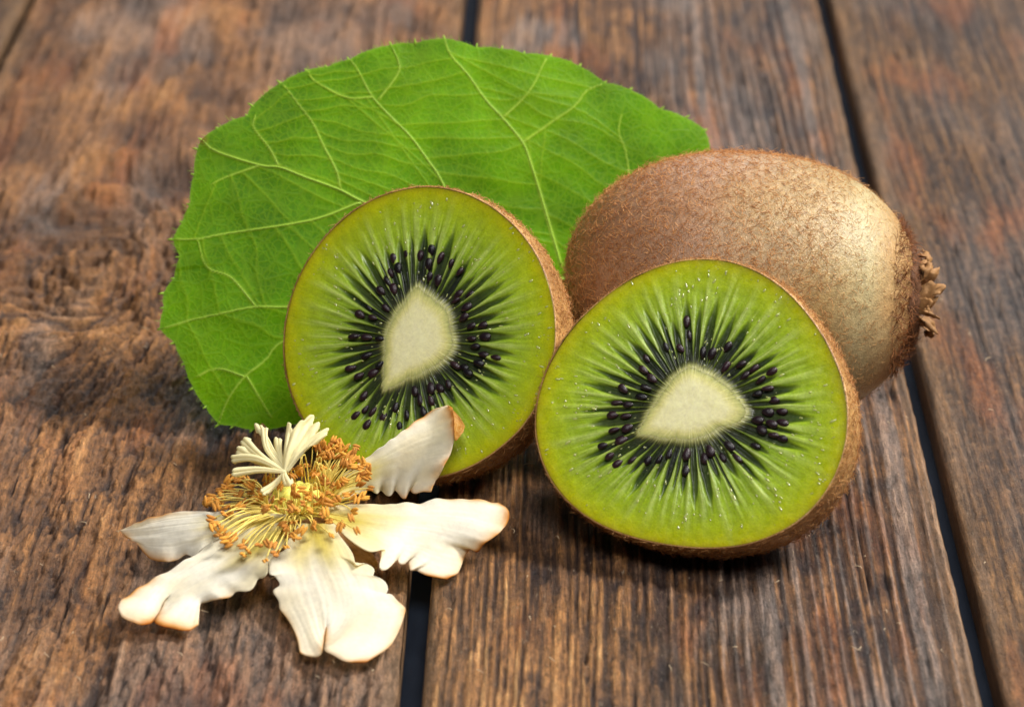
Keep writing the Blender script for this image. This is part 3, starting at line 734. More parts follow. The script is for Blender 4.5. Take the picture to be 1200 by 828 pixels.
# dried calyx at the stem end
def calyx():
    tip = WA * 0.965
    # scar: rough ring and stub
    n = 64; m = 14
    a = np.linspace(0, 2 * np.pi, n, endpoint=False); s = np.linspace(0, 1, m)
    S, A_ = np.meshgrid(s, a, indexing='ij')
    r = 0.86 * (1 - S) + 0.03
    r = r * (1 + 0.12 * vnoise(A_ * 2.2, S * 4, 610))
    x = tip - 0.06 + 0.14 * np.sin(np.clip(S * 1.5, 0, 1) * np.pi) + 0.12 * S + 0.05 * vnoise(A_ * 5, S * 7, 611)
    V = np.stack([x, r * np.cos(A_), r * np.sin(A_)], -1).reshape(-1, 3)
    obj('stem_scar', make_mesh('stem_scar', V, grid_faces(n, m, True)[:, ::-1]), MCD, kiwi, WM)
    # sepals: curled leathery straps    (angle in the y/z cross-section, length, curl, width)
    specs = [(math.radians(72), 0.55, 2.3, 0.46, 0.52), (math.radians(30), 0.50, 1.4, 0.50, 0.30), (math.radians(-42), 0.58, 1.2, 0.40, 0.40),
             (math.radians(-100), 0.6, 2.4, 0.40, 0.45), (math.radians(150), 0.65, 1.7, 0.40, 0.40), (math.radians(5), 0.62, 2.6, 0.36, 0.45), (math.radians(110), 0.6, 2.6, 0.34, 0.5)]
    for i, (an, ln, curl, wd, r0) in enumerate(specs):
        nu, nv = 11, 22
        t = np.linspace(0, 1, nv)
        dirr = np.array([0, math.cos(an), math.sin(an)])
        side = np.array([0, -math.sin(an), math.cos(an)])
        ang = 0.15 + curl * t ** 1.3 * 0.9
        dx = np.cos(ang); dr = np.sin(ang)
        step = ln / nv
        cx = tip + 0.0 + np.cumsum(dx) * step; cr = r0 + np.cumsum(dr) * step * 0.7
        w = wd * (0.6 + 0.4 * np.sin(np.pi * np.clip(t * 0.8 + 0.1, 0, 1))) * np.sqrt(np.clip(1.02 - t ** 6, 0, 1)) * (1 + 0.3 * vnoise(t * 5, t * 0 + i, 633))
        V = []
        for j in range(nv):
            for k in range(nu):
                q = k / (nu - 1) * 2 - 1
                cup = 0.10 * (q * q) * (0.5 + t[j]) * (1 if i % 2 else -0.8)
                wob = 0.10 * t[j] * fbm(np.array(q * 2.2 + i * 3.7), np.array(t[j] * 3.5), 630, 3)
                tw_ = 0.9 * t[j] * math.sin(i * 2.1)
                V.append(np.array([cx[j] + cup + wob + q * w[j] * 0.35 * math.sin(tw_), 0, 0]) + dirr * (cr[j] + 1.4 * wob) + side * q * w[j] * 0.5 * math.cos(tw_))
        o = obj('sepal', make_mesh('sepal', np.array(V, dtype=float), grid_faces(nu, nv)), MCA, kiwi, WM)
        md = o.modifiers.new('thickness', 'SOLIDIFY'); md.thickness = 0.018; md.offset = 0
    # tuft of stiff brown hairs round the scar
    n = 1500
    ph = RNG.uniform(0, 2 * np.pi, n); x = RNG.uniform(0.86, 0.985, n)
    P = whole_surface(x, ph); N = np.stack([np.full(n, 0.75), np.cos(ph) * 0.66, np.sin(ph) * 0.66], -1)
    T = np.stack([-np.full(n, 0.66), np.cos(ph) * 0.75, np.sin(ph) * 0.75], -1)
    c = mix(srgb(96, 54, 28), srgb(170, 108, 60), RNG.uniform(0, 1, n))
    o = obj('calyx_fuzz', hair_mesh('calyx_fuzz', P, N, T, RNG.uniform(0.10, 0.24, n), RNG.uniform(0.004, 0.008, n), c, 0.8, 0.8), MF, kiwi, WM)
    o['kind'] = 'stuff'
calyx()

# ------------------------------------------------------------------ the cut halves
def seed_mesh():
    nu, nv = 10, 9
    V = []
    for j in range(nv):
        t = j / (nv - 1)
        a = math.pi * t
        y = -math.cos(a) * 0.5
        r = math.sin(a) * (0.30 - 0.10 * y * 2 * 0.5) * (1 if t < 0.5 else 1 - 0.15 * (t - 0.5))
        for k in range(nu):
            an = 2 * math.pi * k / nu
            V.append((r * math.cos(an), y, r * 0.75 * math.sin(an)))
    return make_mesh('seed', np.array(V), grid_faces(nu, nv, True)[:, ::-1])
SEED = seed_mesh()
SEED.materials.append(MSE)

def half(data, e, az, name, label, seed):
    c = np.array(data['c']); co = np.array(data['co']); a, b = data['a'], data['b']
    e = math.radians(e); az = math.radians(az)
    n = np.array([-math.sin(az) * math.cos(e), -math.cos(az) * math.cos(e), math.sin(e)])
    r = np.cross([0, 0, 1.0], n); r /= np.linalg.norm(r)
    u = np.cross(n, r)
    M = frame(r, u, n, c)
    def R(T):
        v = np.full_like(T, co[0])
        for k in (1, 2, 3):
            v = v + co[2 * k - 1] * np.cos(k * T) + co[2 * k] * np.sin(k * T)
        return v
    def q(s): return np.sqrt(np.clip(1 - np.abs((s - b) / (1 - b)) ** 2.1, 0, 1))
    def prof(s): return q(s) / q(np.array(0.0))
    root = thing(name, label, 'kiwi half', (c[0], c[1], 0.0))
    # --- flesh: polar grid from core edge to rim, then a shallow inner wall behind
    core = np.array(data['core']); cc = core.mean(axis=0); core = cc + (core - cc) * 0.91
    ct = np.arctan2(core[:, 1] - cc[1], core[:, 0] - cc[0]); cr = np.hypot(core[:, 0] - cc[0], core[:, 1] - cc[1])
    o_ = np.argsort(ct); ct = ct[o_]; cr = cr[o_]
    NT, NR, NC = 640, 128, 36
    T = np.linspace(-np.pi, np.pi, NT, endpoint=False)
    rc = np.interp(T, np.concatenate([ct - 2 * np.pi, ct, ct + 2 * np.pi]), np.tile(cr, 3))
    ker = np.hanning(19); ker /= ker.sum()
    rc = np.convolve(np.tile(rc, 3), ker, 'same')[NT:2 * NT]
    rc = rc * (1 + 0.045 * vnoise(T * 24, 0 * T, seed + 50) + 0.03 * vnoise(T * 60, 0 * T, seed + 51))
    # rim distance measured from the core's centre
    TT = np.linspace(-np.pi, np.pi, 2000)
    rim = np.stack([R(TT) * np.cos(TT), R(TT) * np.sin(TT)], -1) - cc
    ra = np.unwrap(np.arctan2(rim[:, 1], rim[:, 0])); rl = np.hypot(rim[:, 0], rim[:, 1])
    ro = np.interp(np.mod(T - ra[0], 2 * np.pi), np.mod(ra[:-1] - ra[0], 2 * np.pi), rl[:-1], period=2 * np.pi)
    t = np.linspace(0, 1, NR)
    tt, TH = np.meshgrid(t, T, indexing='ij')
    rad = rc[None] + (ro - rc)[None] * tt
    # locules
    NL = 46
    rs = np.random.default_rng(seed)
    edges = np.sort((np.arange(NL) + rs.uniform(-0.36, 0.36, NL)) / NL * 2 * np.pi - np.pi)
    wob = 0.014 * fbm(TH * 5, tt * 2, seed + 3, 3) + 0.008 * vnoise(TH * 14, tt * 6, seed + 4)
    A = np.mod(TH + wob + np.pi, 2 * np.pi) - np.pi
    i = np.searchsorted(edges, A.ravel()).reshape(A.shape) % NL
    lo = edges[i - 1]; hi = edges[i]
    width = np.mod(hi - lo, 2 * np.pi); f = np.mod(A - lo, 2 * np.pi) / width
    reach = rs.uniform(0.46, 0.74, NL)[i]; dark = rs.uniform(0.85, 1.0, NL)[i]
    d_edge = np.minimum(f, 1 - f)                      # 0 at the septum
    wid = np.clip(0.5 * (1 - (tt / reach) ** 2.0), 0, 1)  # locule tapers to a point outward
    loc = sstep(0.50 - wid - 0.05, 0.50 - wid + 0.14, d_edge) * sstep(0.0, 0.09, tt) * (1 - sstep(reach * 0.70, reach * 1.08, tt))
    sept_w = 0.10 + 0.10 * rs.uniform(0, 1, NL)[i]
    sept = (1 - sstep(0.0, sept_w + 0.22 * tt, d_edge)) * sstep(0.10, 0.40, tt) * (1 - sstep(0.50, 0.95, tt + 0.16 * vnoise(TH * 9, tt * 2, seed + 6)))
    ray = fbm(TH * 34, tt * 1.3, seed + 7, 4, 0.6)
    ray2 = fbm(TH * 84, tt * 2.4, seed + 8, 3, 0.6)
    xx = cc[0] + rad * np.cos(TH); yy = cc[1] + rad * np.sin(TH)
    mot = fbm(xx * 4, yy * 4, seed + 9, 4, 0.6)
    big = fbm(xx * 0.5, yy * 0.5, seed + 12, 3)
    base = ramp(tt + 0.05 * mot, [(0.0, srgb(188, 190, 110)), (0.05, srgb(96, 106, 44)), (0.18, srgb(106, 130, 40)), (0.45, srgb(140, 170, 42)), (0.70, srgb(160, 186, 38)), (0.86, srgb(172, 188, 24)), (0.95, srgb(182, 186, 12)), (1.0, srgb(172, 164, 16))])  # yellow outer band: own colour plus glow through the rim, painted in
    streak = (0.44 * ray + 0.38 * ray2) * (1 - 0.85 * sstep(0.45, 0.95, tt)) * sstep(0.04, 0.2, tt)
    colr = base * (1 + streak + 0.20 * mot + 0.10 * big)[..., None]
    lightg = np.asarray(srgb(208, 220, 138))
    colr = mix(colr, np.broadcast_to(lightg, colr.shape), np.clip(sept * (0.40 + 0.6 * ray2), 0, 0.8))
    sept2 = (1 - sstep(0.02, 0.10, np.abs(f - 0.5 + 0.12 * vnoise(TH * 3, tt * 2, seed + 31)))) * sstep(0.30, 0.5, tt) * (1 - sstep(0.55, 0.8, tt))
    colr = mix(colr, np.broadcast_to(lightg, colr.shape), np.clip(sept2 * (0.22 + 0.5 * ray), 0, 0.6))
    darkc = ramp(tt, [(0.0, srgb(70, 74, 36)), (0.06, srgb(24, 26, 26)), (0.34, srgb(13, 18, 24)), (0.46, srgb(30, 50, 24)), (0.66, srgb(80, 116, 24))])
    colr = mix(colr, darkc, np.clip(loc * dark * (0.92 + 0.35 * ray2), 0, 0.97))
    # a fringe of pale fibres at the core's edge
    fz = np.exp(-(tt / (0.045 + 0.035 * ray)) ** 2) * (0.75 + 0.8 * ray2)
    colr = mix(colr, np.broadcast_to(srgb(208, 206, 140), colr.shape), np.clip(fz, 0, 0.9))
    zz = 0.012 * sept - 0.045 * loc + 0.014 * ray2 * (1 - tt) + 0.008 * mot + 0.02 * big
    Vf = np.stack([xx, yy, zz], -1)
    rows = [Vf.reshape(-1, 3)]; crow = [colr.reshape(-1, 3)]
    # inner wall (under the skin)
    S = np.array([0.012, 0.05, 0.12, 0.22, 0.34, 0.48, 0.62, 0.75, 0.86, 0.94])
    rimx = cc[0] + ro * np.cos(T); rimy = cc[1] + ro * np.sin(T)
    for s in S:
        k = float(prof(np.array(s))) * 0.985
        rows.append(np.stack([rimx * k, rimy * k, np.full(NT, -s * a * 0.985)], -1)); crow.append(colr[-1])
    V = np.vstack(rows); C_ = np.vstack(crow)
    obj('flesh', make_mesh('flesh', V, grid_faces(NT, NR + len(S), True), True, C_), MFL, root, M)
    # --- core
    tc = np.linspace(0.0, 1.0, NC)
    t2, TH2 = np.meshgrid(tc, T[::2], indexing='ij')
    rad2 = rc[::2][None] * t2
    x2 = cc[0] + rad2 * np.cos(TH2); y2 = cc[1] + rad2 * np.sin(TH2)
    m2 = fbm(x2 * 6, y2 * 6, seed + 15, 3)
    fib = fbm(TH2 * 30, t2 * 3, seed + 16, 3)
    c2 = ramp(t2 + 0.10 * fib * t2, [(0.0, srgb(248, 242, 194)), (0.66, srgb(246, 240, 186)), (0.84, srgb(230, 224, 148)), (1.03, srgb(184, 188, 106))]) * (1 + 0.06 * m2 + 0.10 * fib * t2 ** 4)[..., None]
    edge_z = zz[0][::2]
    z2 = edge_z[None] * t2 ** 6 + 0.022 * (1 - t2 ** 4) + 0.004 * m2
    obj('core', make_mesh('core', np.stack([x2, y2, z2], -1).reshape(-1, 3), grid_faces(NT // 2, NC, True), True, c2.reshape(-1, 3)), MC, root, M)
    # --- seeds
    for (sx, sy) in data['seeds']:
        dx, dy = sx - cc[0], sy - cc[1]
        an = math.atan2(dy, dx) + rs.normal(0, 0.14)
        k = rs.uniform(0.175, 0.23)
        X = np.array([-math.sin(an), math.cos(an), 0]) * k * rs.uniform(0.75, 1.2); Y = np.array([-math.cos(an), -math.sin(an), rs.uniform(-0.2, 0.2)]) * k
        Z = np.array([0, 0, 1.0]) * k
        L = frame(X, Y, Z, (sx, sy, rs.uniform(-0.026, 0.010)))
        so = bpy.data.objects.new('seed', SEED); link(so); so.parent = root
        so.matrix_basis = parent_world(root).inverted() @ M @ L
    # --- beads of juice added as the wet glints on the cut
    Vj = []; Fj = []; off = 0
    jn = 0
    while jn < 280:
        q0 = rs.uniform(-1, 1, 2) * 2.5
        if vnoise(np.array(q0[0] * 1.6), np.array(q0[1] * 1.6), seed + 40) < rs.uniform(-0.35, 0.5): continue
        rel = q0 - cc; an = math.atan2(rel[1], rel[0]); dd = math.hypot(*rel)
        k = int((an + math.pi) / (2 * math.pi) * NT) % NT
        tq = (dd - rc[k]) / (ro[k] - rc[k])
        if not 0.06 < tq < 0.965: continue
        jn += 1
        zb = zz[int(tq * (NR - 1)), k]
        wd_ = rs.uniform(0.008, 0.019); ln_ = wd_ * rs.uniform(1.0, 3.2)
        ca, sa = (math.cos(an + rs.normal(0, 0.35)), math.sin(an + rs.normal(0, 0.35)))
        m_, n_ = 4, 7
        for j in range(m_ + 1):
            e_ = math.pi / 2 * j / m_
            for h_ in range(n_):
                g_ = 2 * math.pi * h_ / n_
                lx, ly = ln_ * math.cos(e_) * math.cos(g_), wd_ * math.cos(e_) * math.sin(g_)
                Vj.append((q0[0] + lx * ca - ly * sa, q0[1] + lx * sa + ly * ca, zb - 0.004 + wd_ * 0.75 * math.sin(e_)))
        Fj.append(grid_faces(n_, m_ + 1, True) + off); off += n_ * (m_ + 1)
    o = obj('juice_glints', make_mesh('juice_glints', np.array(Vj), Fj), MJ, root, M)
    o['kind'] = 'stuff'
    # --- skin shell
    ns, nt = 70, 240
    S = np.concatenate([[0.0, 0.0], np.linspace(0.006, 1, ns - 2) ** 1.0]); Ts = np.linspace(-np.pi, np.pi, nt, endpoint=False)
    SS, T3 = np.meshgrid(S, Ts, indexing='ij')
    rr = R(T3) * prof(SS) + np.where(np.arange(ns)[:, None] == 0, -0.004, 0.016) * np.sqrt(np.clip(1 - SS ** 4, 0, 1))
    rr = rr * (1 + 0.006 * fbm(T3 * 2, SS * 4, seed + 21, 3))
    zz = -SS * a + np.where(SS == 0, 0.010 + 0.010 * vnoise(T3 * 12, SS, seed + 22), 0)
    nn = fbm(T3 * 2.5, SS * 3, seed + 23, 4)
    cs = ramp(nn, [(-0.6, srgb(146, 104, 60)), (0, srgb(176, 132, 78)), (0.6, srgb(204, 162, 102))])
    obj('skin', make_mesh('skin', np.stack([rr * np.cos(T3), rr * np.sin(T3), zz], -1).reshape(-1, 3), grid_faces(nt, ns, True), True, cs.reshape(-1, 3)), MS, root, M)
    # --- fuzz
    nh = 8500
    s = np.clip(RNG.uniform(0.0, 1, nh) ** 1.35, 0.004, 0.985); ph = RNG.uniform(-np.pi, np.pi, nh)
    def surf(s, p):
        k = R(p) * prof(s) + 0.016
        return np.stack([k * np.cos(p), k * np.sin(p), -s * a], -1)
    P = surf(s, ph); ee = 1e-3
    T1 = surf(s + ee, ph) - P; T1 /= np.linalg.norm(T1, axis=1)[:, None]
    T2 = surf(s, ph + ee) - P; T2 /= np.linalg.norm(T2, axis=1)[:, None]
    N = np.cross(T1, T2); N /= np.linalg.norm(N, axis=1)[:, None]
    N *= np.sign(np.sum(N * P, axis=1))[:, None]
    ch = mix(srgb(158, 100, 52), srgb(228, 176, 112), RNG.uniform(0, 1, nh))
    L = RNG.uniform(0.06, 0.17, nh)
    L = np.where(s < 0.03, L * 0.55, L)
    o = obj('fuzz', hair_mesh('fuzz', P, N, T1, L, RNG.uniform(0.0035, 0.006, nh), ch, 0.36, 0.9), MF, root, M)
    o['kind'] = 'stuff'
    return root

half(D_FRONT, 33.5, 24, 'kiwi_half', 'front cut kiwi half with wide pale core, in front of the whole fruit', 41)
half(D_LEFT, 29, 27, 'kiwi_half', 'left cut kiwi half standing before the green leaf, behind the flower', 77)

# ------------------------------------------------------------------ the leaf
LO = np.array(D_LEAF['o']); LB = np.array(D_LEAF['bd']); LV = np.array(D_LEAF['vd']); LN = np.cross(LB, LV)
leaf = thing('kiwi_leaf', 'large round green leaf with toothed edge standing behind the fruit', 'leaf', tuple(LO))
LM = frame(LB, LV, LN, LO)
W0 = -0.018 * 3.6 ** 2 - 0.012 * 3.2 ** 2 + 0.22
def leaf_w(u, v):
    return (-0.018 * (u - 3.6) ** 2 - 0.012 * (v - 3.2) ** 2 + 0.22) - W0

def seg_dist(P, poly, step=20000):
    a = poly[:-1].astype(np.float32); d = (poly[1:] - poly[:-1]).astype(np.float32)
    l2 = np.maximum((d ** 2).sum(1), 1e-9)
    out = np.full(len(P), 9.0, dtype=np.float32); par = np.zeros(len(P), dtype=np.float32)
    lo = poly.min(0) - 0.4; hi = poly.max(0) + 0.4
    idx = np.nonzero(((P > lo) & (P < hi)).all(1))[0]
    for s in range(0, len(idx), step):
        k = idx[s:s + step]; p = P[k].astype(np.float32)
        t = np.clip(((p[:, None] - a[None]) * d[None]).sum(-1) / l2[None], 0, 1)
        q = p[:, None] - a[None] - t[..., None] * d[None]
        dd = np.sqrt((q ** 2).sum(-1)); j = dd.argmin(1)
        out[k] = dd[np.arange(len(k)), j]; par[k] = (j + t[np.arange(len(k)), j]) / len(a)
    return out, par

def build_leaf():
    ol = np.array(D_OUTLINE)
    cen = np.array([4.1, 2.9])
    # dense closed outline
    seg = np.vstack([ol, ol[:1]])
    dense = []
    for i in range(len(ol)):
        p, q = seg[i], seg[i + 1]
        k = max(2, int(np.linalg.norm(q - p) / 0.02))
        tt = np.linspace(0, 1, k, endpoint=False)[:, None]
        nrm = np.array([q[1] - p[1], -(q[0] - p[0])]); nrm /= max(np.linalg.norm(nrm), 1e-9)
        if nrm @ ((p + q) / 2 - cen) < 0: nrm = -nrm
        dense.append(p * (1 - tt) + q * tt + nrm * 0.05 * np.linalg.norm(q - p) * np.sin(np.pi * tt))
    dense = np.vstack(dense)
    da = np.arctan2(dense[:, 1] - cen[1], dense[:, 0] - cen[0]); dr = np.hypot(dense[:, 0] - cen[0], dense[:, 1] - cen[1])
    NT, NR = 940, 185
    T = np.linspace(-np.pi, np.pi, NT, endpoint=False)
    o_ = np.argsort(da); R = np.interp(T, da[o_], dr[o_], period=2 * np.pi)
    R = R + 0.012 * np.abs(vnoise(T * 40, 0.5 + 0 * T, 801))
    s = np.linspace(0, 1, NR) ** 0.72
    S, TH = np.meshgrid(s, T, indexing='ij')
    U = cen[0] + S * R[None] * np.cos(TH); Vv = cen[1] + S * R[None] * np.sin(TH)
    P = np.stack([U, Vv], -1).reshape(-1, 2)
    veins = {k: catmull(v, max(12, 6 * len(v))) for k, v in D_VEINS.items()}
    main = np.full(len(P), 9.0); mw = np.zeros(len(P))
    for k, pl in veins.items():
        d, par = seg_dist(P, pl)
        w = {'mid': 0.042, 'u3': 0.028, 'u4': 0.034, 'l1': 0.028, 'l2': 0.028, 'l3': 0.027}.get(k, 0.021)
        if k == 'mid': wv = w * (0.45 + 0.55 * par)
        else: wv = w * (1 - 0.6 * par)
        m = np.exp(-(d / wv) ** 2)
        mw = np.maximum(mw, m); main = np.minimum(main, d)
    # tertiary ladder veins
    rs = np.random.default_rng(5)
    tert = np.full(len(P), 9.0); lad = []
    for a_, b_, n in (('u1', 'u2', 5), ('u2', 'u3', 9), ('u3', 'u4', 10), ('u4', 'u5', 7), ('l1', 'l2', 9), ('l2', 'l3', 7), ('fork', 'l1', 4), ('u4', 'u4b', 5), ('u3', 'u3b', 4)):
        A = veins[a_]; B = veins[b_]
        for tpar in np.linspace(0.08, 0.95, n):
            pa = A[int(np.clip(tpar + rs.normal(0, 0.015), 0, 1) * (len(A) - 1))]; pb = B[int(np.clip(tpar * 0.97 + rs.normal(0, 0.03), 0, 1) * (len(B) - 1))]
            dlt = pb - pa; per = np.array([-dlt[1], dlt[0]])
            pts = [pa + dlt * q + per * rs.normal(0, 0.022) for q in (0.25, 0.5, 0.75)]
            lad.append(catmull([pa] + pts + [pb], 14))
    for pl in lad:
        d, _ = seg_dist(P, pl); tert = np.minimum(tert, d)
    tw = np.exp(-(tert / 0.017) ** 2)
    dn = np.minimum(main, tert * 1.4)
    puff = 1 - np.exp(-(dn / 0.20) ** 1.5)
    Wz = leaf_w(P[:, 0], P[:, 1]) + 0.014 * mw + 0.006 * tw - 0.013 * puff
    edge = S.reshape(-1)
    Wz += 0.10 * fbm(P[:, 0] * 0.35, P[:, 1] * 0.35, 820, 3) + 0.05 * np.clip(edge - 0.8, 0, 1) * 5 * vnoise(TH.reshape(-1) * 4, 0 * edge, 821)
    g = fbm(P[:, 0] * 0.45, P[:, 1] * 0.45, 830, 3)
    c = ramp(g, [(-0.6, (0.064, 0.200, 0.001)), (0, (0.102, 0.285, 0.001)), (0.6, (0.150, 0.370, 0.001))])
    c = mix(c, np.broadcast_to((0.36, 0.56, 0.03), c.shape), np.clip(tw * 0.30, 0, 1))
    c = mix(c, np.broadcast_to((0.44, 0.62, 0.08), c.shape), np.clip(mw * 0.8, 0, 1))
    c = mix(c, np.broadcast_to((0.20, 0.40, 0.03), c.shape), sstep(0.985, 1.0, edge) * 0.6)
    tipd = np.hypot(P[:, 0] - ol[0][0], P[:, 1] - ol[0][1])
    c = mix(c, np.broadcast_to((0.20, 0.07, 0.02), c.shape), np.exp(-(tipd / 0.09) ** 2) * 0.9)
    me = make_mesh('blade', np.column_stack([P, Wz]), grid_faces(NT, NR, True), True, c)
    obj('blade', me, ML, leaf, LM)
    def wz_at(p):
        return leaf_w(p[:, 0], p[:, 1]) + 0.10 * fbm(p[:, 0] * 0.35, p[:, 1] * 0.35, 820, 3)
    for k, pl in veins.items():
        w = {'mid': 0.030, 'u3': 0.019, 'u4': 0.023, 'l1': 0.019, 'l2': 0.019, 'l3': 0.018}.get(k, 0.011)
        t = np.linspace(0, 1, len(pl))
        rad = w * (0.4 + 0.6 * t) if k == 'mid' else w * (1 - 0.65 * t)
        path = np.column_stack([pl, wz_at(pl) + 0.004])
        v, f = tube(path, rad, 7)
        obj('midrib' if k == 'mid' else 'vein', make_mesh('vein', v, f), MV, leaf, LM)
    # leaf stalk, going down behind the fruit to the table
    b0 = np.array([*D_VEINS['mid'][-1], 0.0]); b0[2] = wz_at(b0[None, :2])[0] + 0.004
    wpt = LO + LB * b0[0] + LV * b0[1] + LN * b0[2]
    path = catmull([wpt, wpt + np.array([0.5, 0.35, -0.8]), wpt + np.array([1.0, 0.8, -1.9]), np.array([wpt[0] + 1.9, wpt[1] + 1.2, 0.16]), np.array([wpt[0] + 3.0, wpt[1] + 1.5, 0.15])], 24)
    v, f = tube(path, np.linspace(0.05, 0.13, 24), 8)
    obj('stalk', make_mesh('stalk', v, f), MV, leaf)
    # bristle teeth and edge down
    V = []; F = []; off = 0
    for i in range(0, len(ol)):
        p = ol[i]
        d = p - cen; d /= np.linalg.norm(d)
        w = wz_at(p[None])[0] - 0.05
        ln = rs.uniform(0.05, 0.11)
        v, f = tube([[*(p - d * 0.03), w], [*(p + d * ln * 0.5), w + 0.01], [*(p + d * ln), w + rs.uniform(-0.02, 0.04)]], [0.030, 0.020, 0.006], 5)
        V.append(v); F += [q + off for q in f]; off += len(v)
    for i in range(2200):
        k = rs.integers(0, NT)
        p = cen + R[k] * np.array([math.cos(T[k]), math.sin(T[k])]) * rs.uniform(0.985, 1.0)
        d = (p - cen) / np.linalg.norm(p - cen) + rs.normal(0, 0.5, 2)
        w = wz_at(p[None])[0] - 0.05
        ln = rs.uniform(0.02, 0.07)
        v, f = tube([[*p, w], [*(p + d * ln), w + rs.uniform(-0.02, 0.04)]], [0.0045, 0.002], 3, False)
        V.append(v); F += [q + off for q in f]; off += len(v)
    o = obj('bristles', make_mesh('bristles', np.vstack(V), F), MV, leaf, LM)
    o['kind'] = 'stuff'
build_leaf()

# ------------------------------------------------------------------ the flower
FC = np.array(D_FC)
flower = thing('kiwi_flower', 'wilted cream white kiwi flower with orange stamens lying on the planks', 'flower', (FC[0], FC[1], 0.0))

def resample(p, n):
    p = np.asarray(p, float)
    # a little smoothing that keeps the ragged edge
    s = np.concatenate([[0], np.cumsum(np.linalg.norm(np.diff(p, axis=0), axis=1))])
    q = catmull(p, n)
    lin = np.stack([np.interp(np.linspace(0, s[-1], n), s, p[:, k]) for k in range(3)], -1)
    return 0.6 * q + 0.4 * lin

def petal(d, idx):
    nu, nv = 72, 84
    Lc = resample(d['left'], nv); Rc = resample(d['right'], nv); Tc = resample(d['tip'], nu)
    Bc = resample([d['left'][0], d['right'][0]], nu)
    u = np.linspace(0, 1, nu)[None, :, None]; v = np.linspace(0, 1, nv)[:, None, None]
    def smooth(c, it):
        q = c.copy()
        for k in range(it):
            q[1:-1] = 0.25 * q[:-2] + 0.5 * q[1:-1] + 0.25 * q[2:]
        return q
    Lc, Rc, Tc = smooth(Lc, 5), smooth(Rc, 5), smooth(Tc, 3)
    Ls, Rs, Ts = smooth(Lc, 400), smooth(Rc, 400), smooth(Tc, 900)
    P = (1 - u) * Ls[:, None] + u * Rs[:, None] + (1 - v) * Bc[None] + v * Ts[None] \
        - ((1 - u) * (1 - v) * Lc[0] + u * (1 - v) * Rc[0] + (1 - u) * v * Lc[-1] + u * v * Rc[-1])
    P = P + (Lc - Ls)[:, None] * (1 - u) ** 7 + (Rc - Rs)[:, None] * u ** 7 + (Tc - Ts)[None] * v ** 11
    uu = u[..., 0] + 0 * v[..., 0]; vv = v[..., 0] + 0 * u[..., 0]
    ew = np.minimum(uu, 1 - uu)
    lip = d['n'] == 'lip'
    if not lip:
        ruf = np.exp(-ew / 0.14) * sstep(0.15, 0.5, vv)
        side = (uu > 0.5) * 5.0
        P[..., 2] += 0.06 * ruf * vnoise(vv * 10, side, 900 + idx) + 0.05 * sstep(0.6, 1, vv) * vnoise(uu * 4.5, vv * 2, 910 + idx)
        P[..., 2] += 0.06 * np.sin(np.pi * uu) * np.sin(np.pi * np.clip(vv, 0, 1)) + 0.035 * fbm(uu * 2.0, vv * 2, 920 + idx, 3)
        ridge = vnoise(uu * 26, vv * 1.3, 930 + idx)
        P[..., 2] += 0.006 * ridge * (0.3 + vv)
    else:
        ridge = 0 * uu
    P[..., 2] = np.maximum(P[..., 2], 0.03)
    # colour: cream white, yellow-green base, browned margin
    white = np.asarray(srgb(251, 247, 234))
    c = mix(np.broadcast_to(white, P.shape), np.broadcast_to(srgb(246, 235, 202), P.shape), sstep(-0.3, 0.6, fbm(uu * 2.2, vv * 2.2, 940 + idx, 3)) * 0.7)
    c = c * (1 + 0.02 * ridge + 0.02 * vnoise(uu * 70, vv * 2.5, 970 + idx))[..., None]
    c = mix(c, np.broadcast_to(srgb(224, 206, 70), P.shape), (1 - sstep(0.14, 0.56, vv + 0.10 * vnoise(uu * 6, vv, 950 + idx))) * 0.9 * np.exp(-((uu - 0.5) / 0.42) ** 2))
    lenv = np.linalg.norm(Lc[-1] - Lc[0]); lenu = np.linalg.norm(P[nv * 2 // 3, 0] - P[nv * 2 // 3, -1])
    dt = (1 - vv) * lenv; ds = ew * lenu
    nz = fbm(uu * 9, vv * 9, 960 + idx, 3)
    b1 = np.exp(-np.clip(dt + 0.03 * nz, 0, 9) / 0.075) * 1.0
    b2 = np.exp(-np.clip(ds + 0.03 * nz, 0, 9) / 0.045) * 0.8 * sstep(0.45, 0.85, vv + 0.25 * nz)
    br = np.clip(np.maximum(b1, b2) * (0.85 + 0.5 * nz), 0, 1) * (0.25 + 0.75 * sstep(-0.22, 0.30, fbm(uu * 3.1 + idx, vv * 3.1, 965 + idx, 3)))
    c = mix(c, np.broadcast_to(srgb(234, 178, 66), P.shape), np.clip(br * 1.5, 0, 1))
    c = mix(c, np.broadcast_to(srgb(198, 118, 24), P.shape), np.clip(br * 1.9 - 0.65, 0, 1))
    if lip:
        c = mix(np.broadcast_to(srgb(206, 140, 52), P.shape), np.broadcast_to(srgb(232, 190, 110), P.shape), np.clip(0.5 + nz, 0, 1))
    o = obj('petal' if not lip else 'petal_lip', make_mesh('petal', P.reshape(-1, 3), grid_faces(nu, nv), True, c.reshape(-1, 3)), MP, flower)
    md = o.modifiers.new('thickness', 'SOLIDIFY'); md.thickness = 0.014; md.offset = 0
    return o
for i, d in enumerate(D_PETALS):
    petal(d, i)

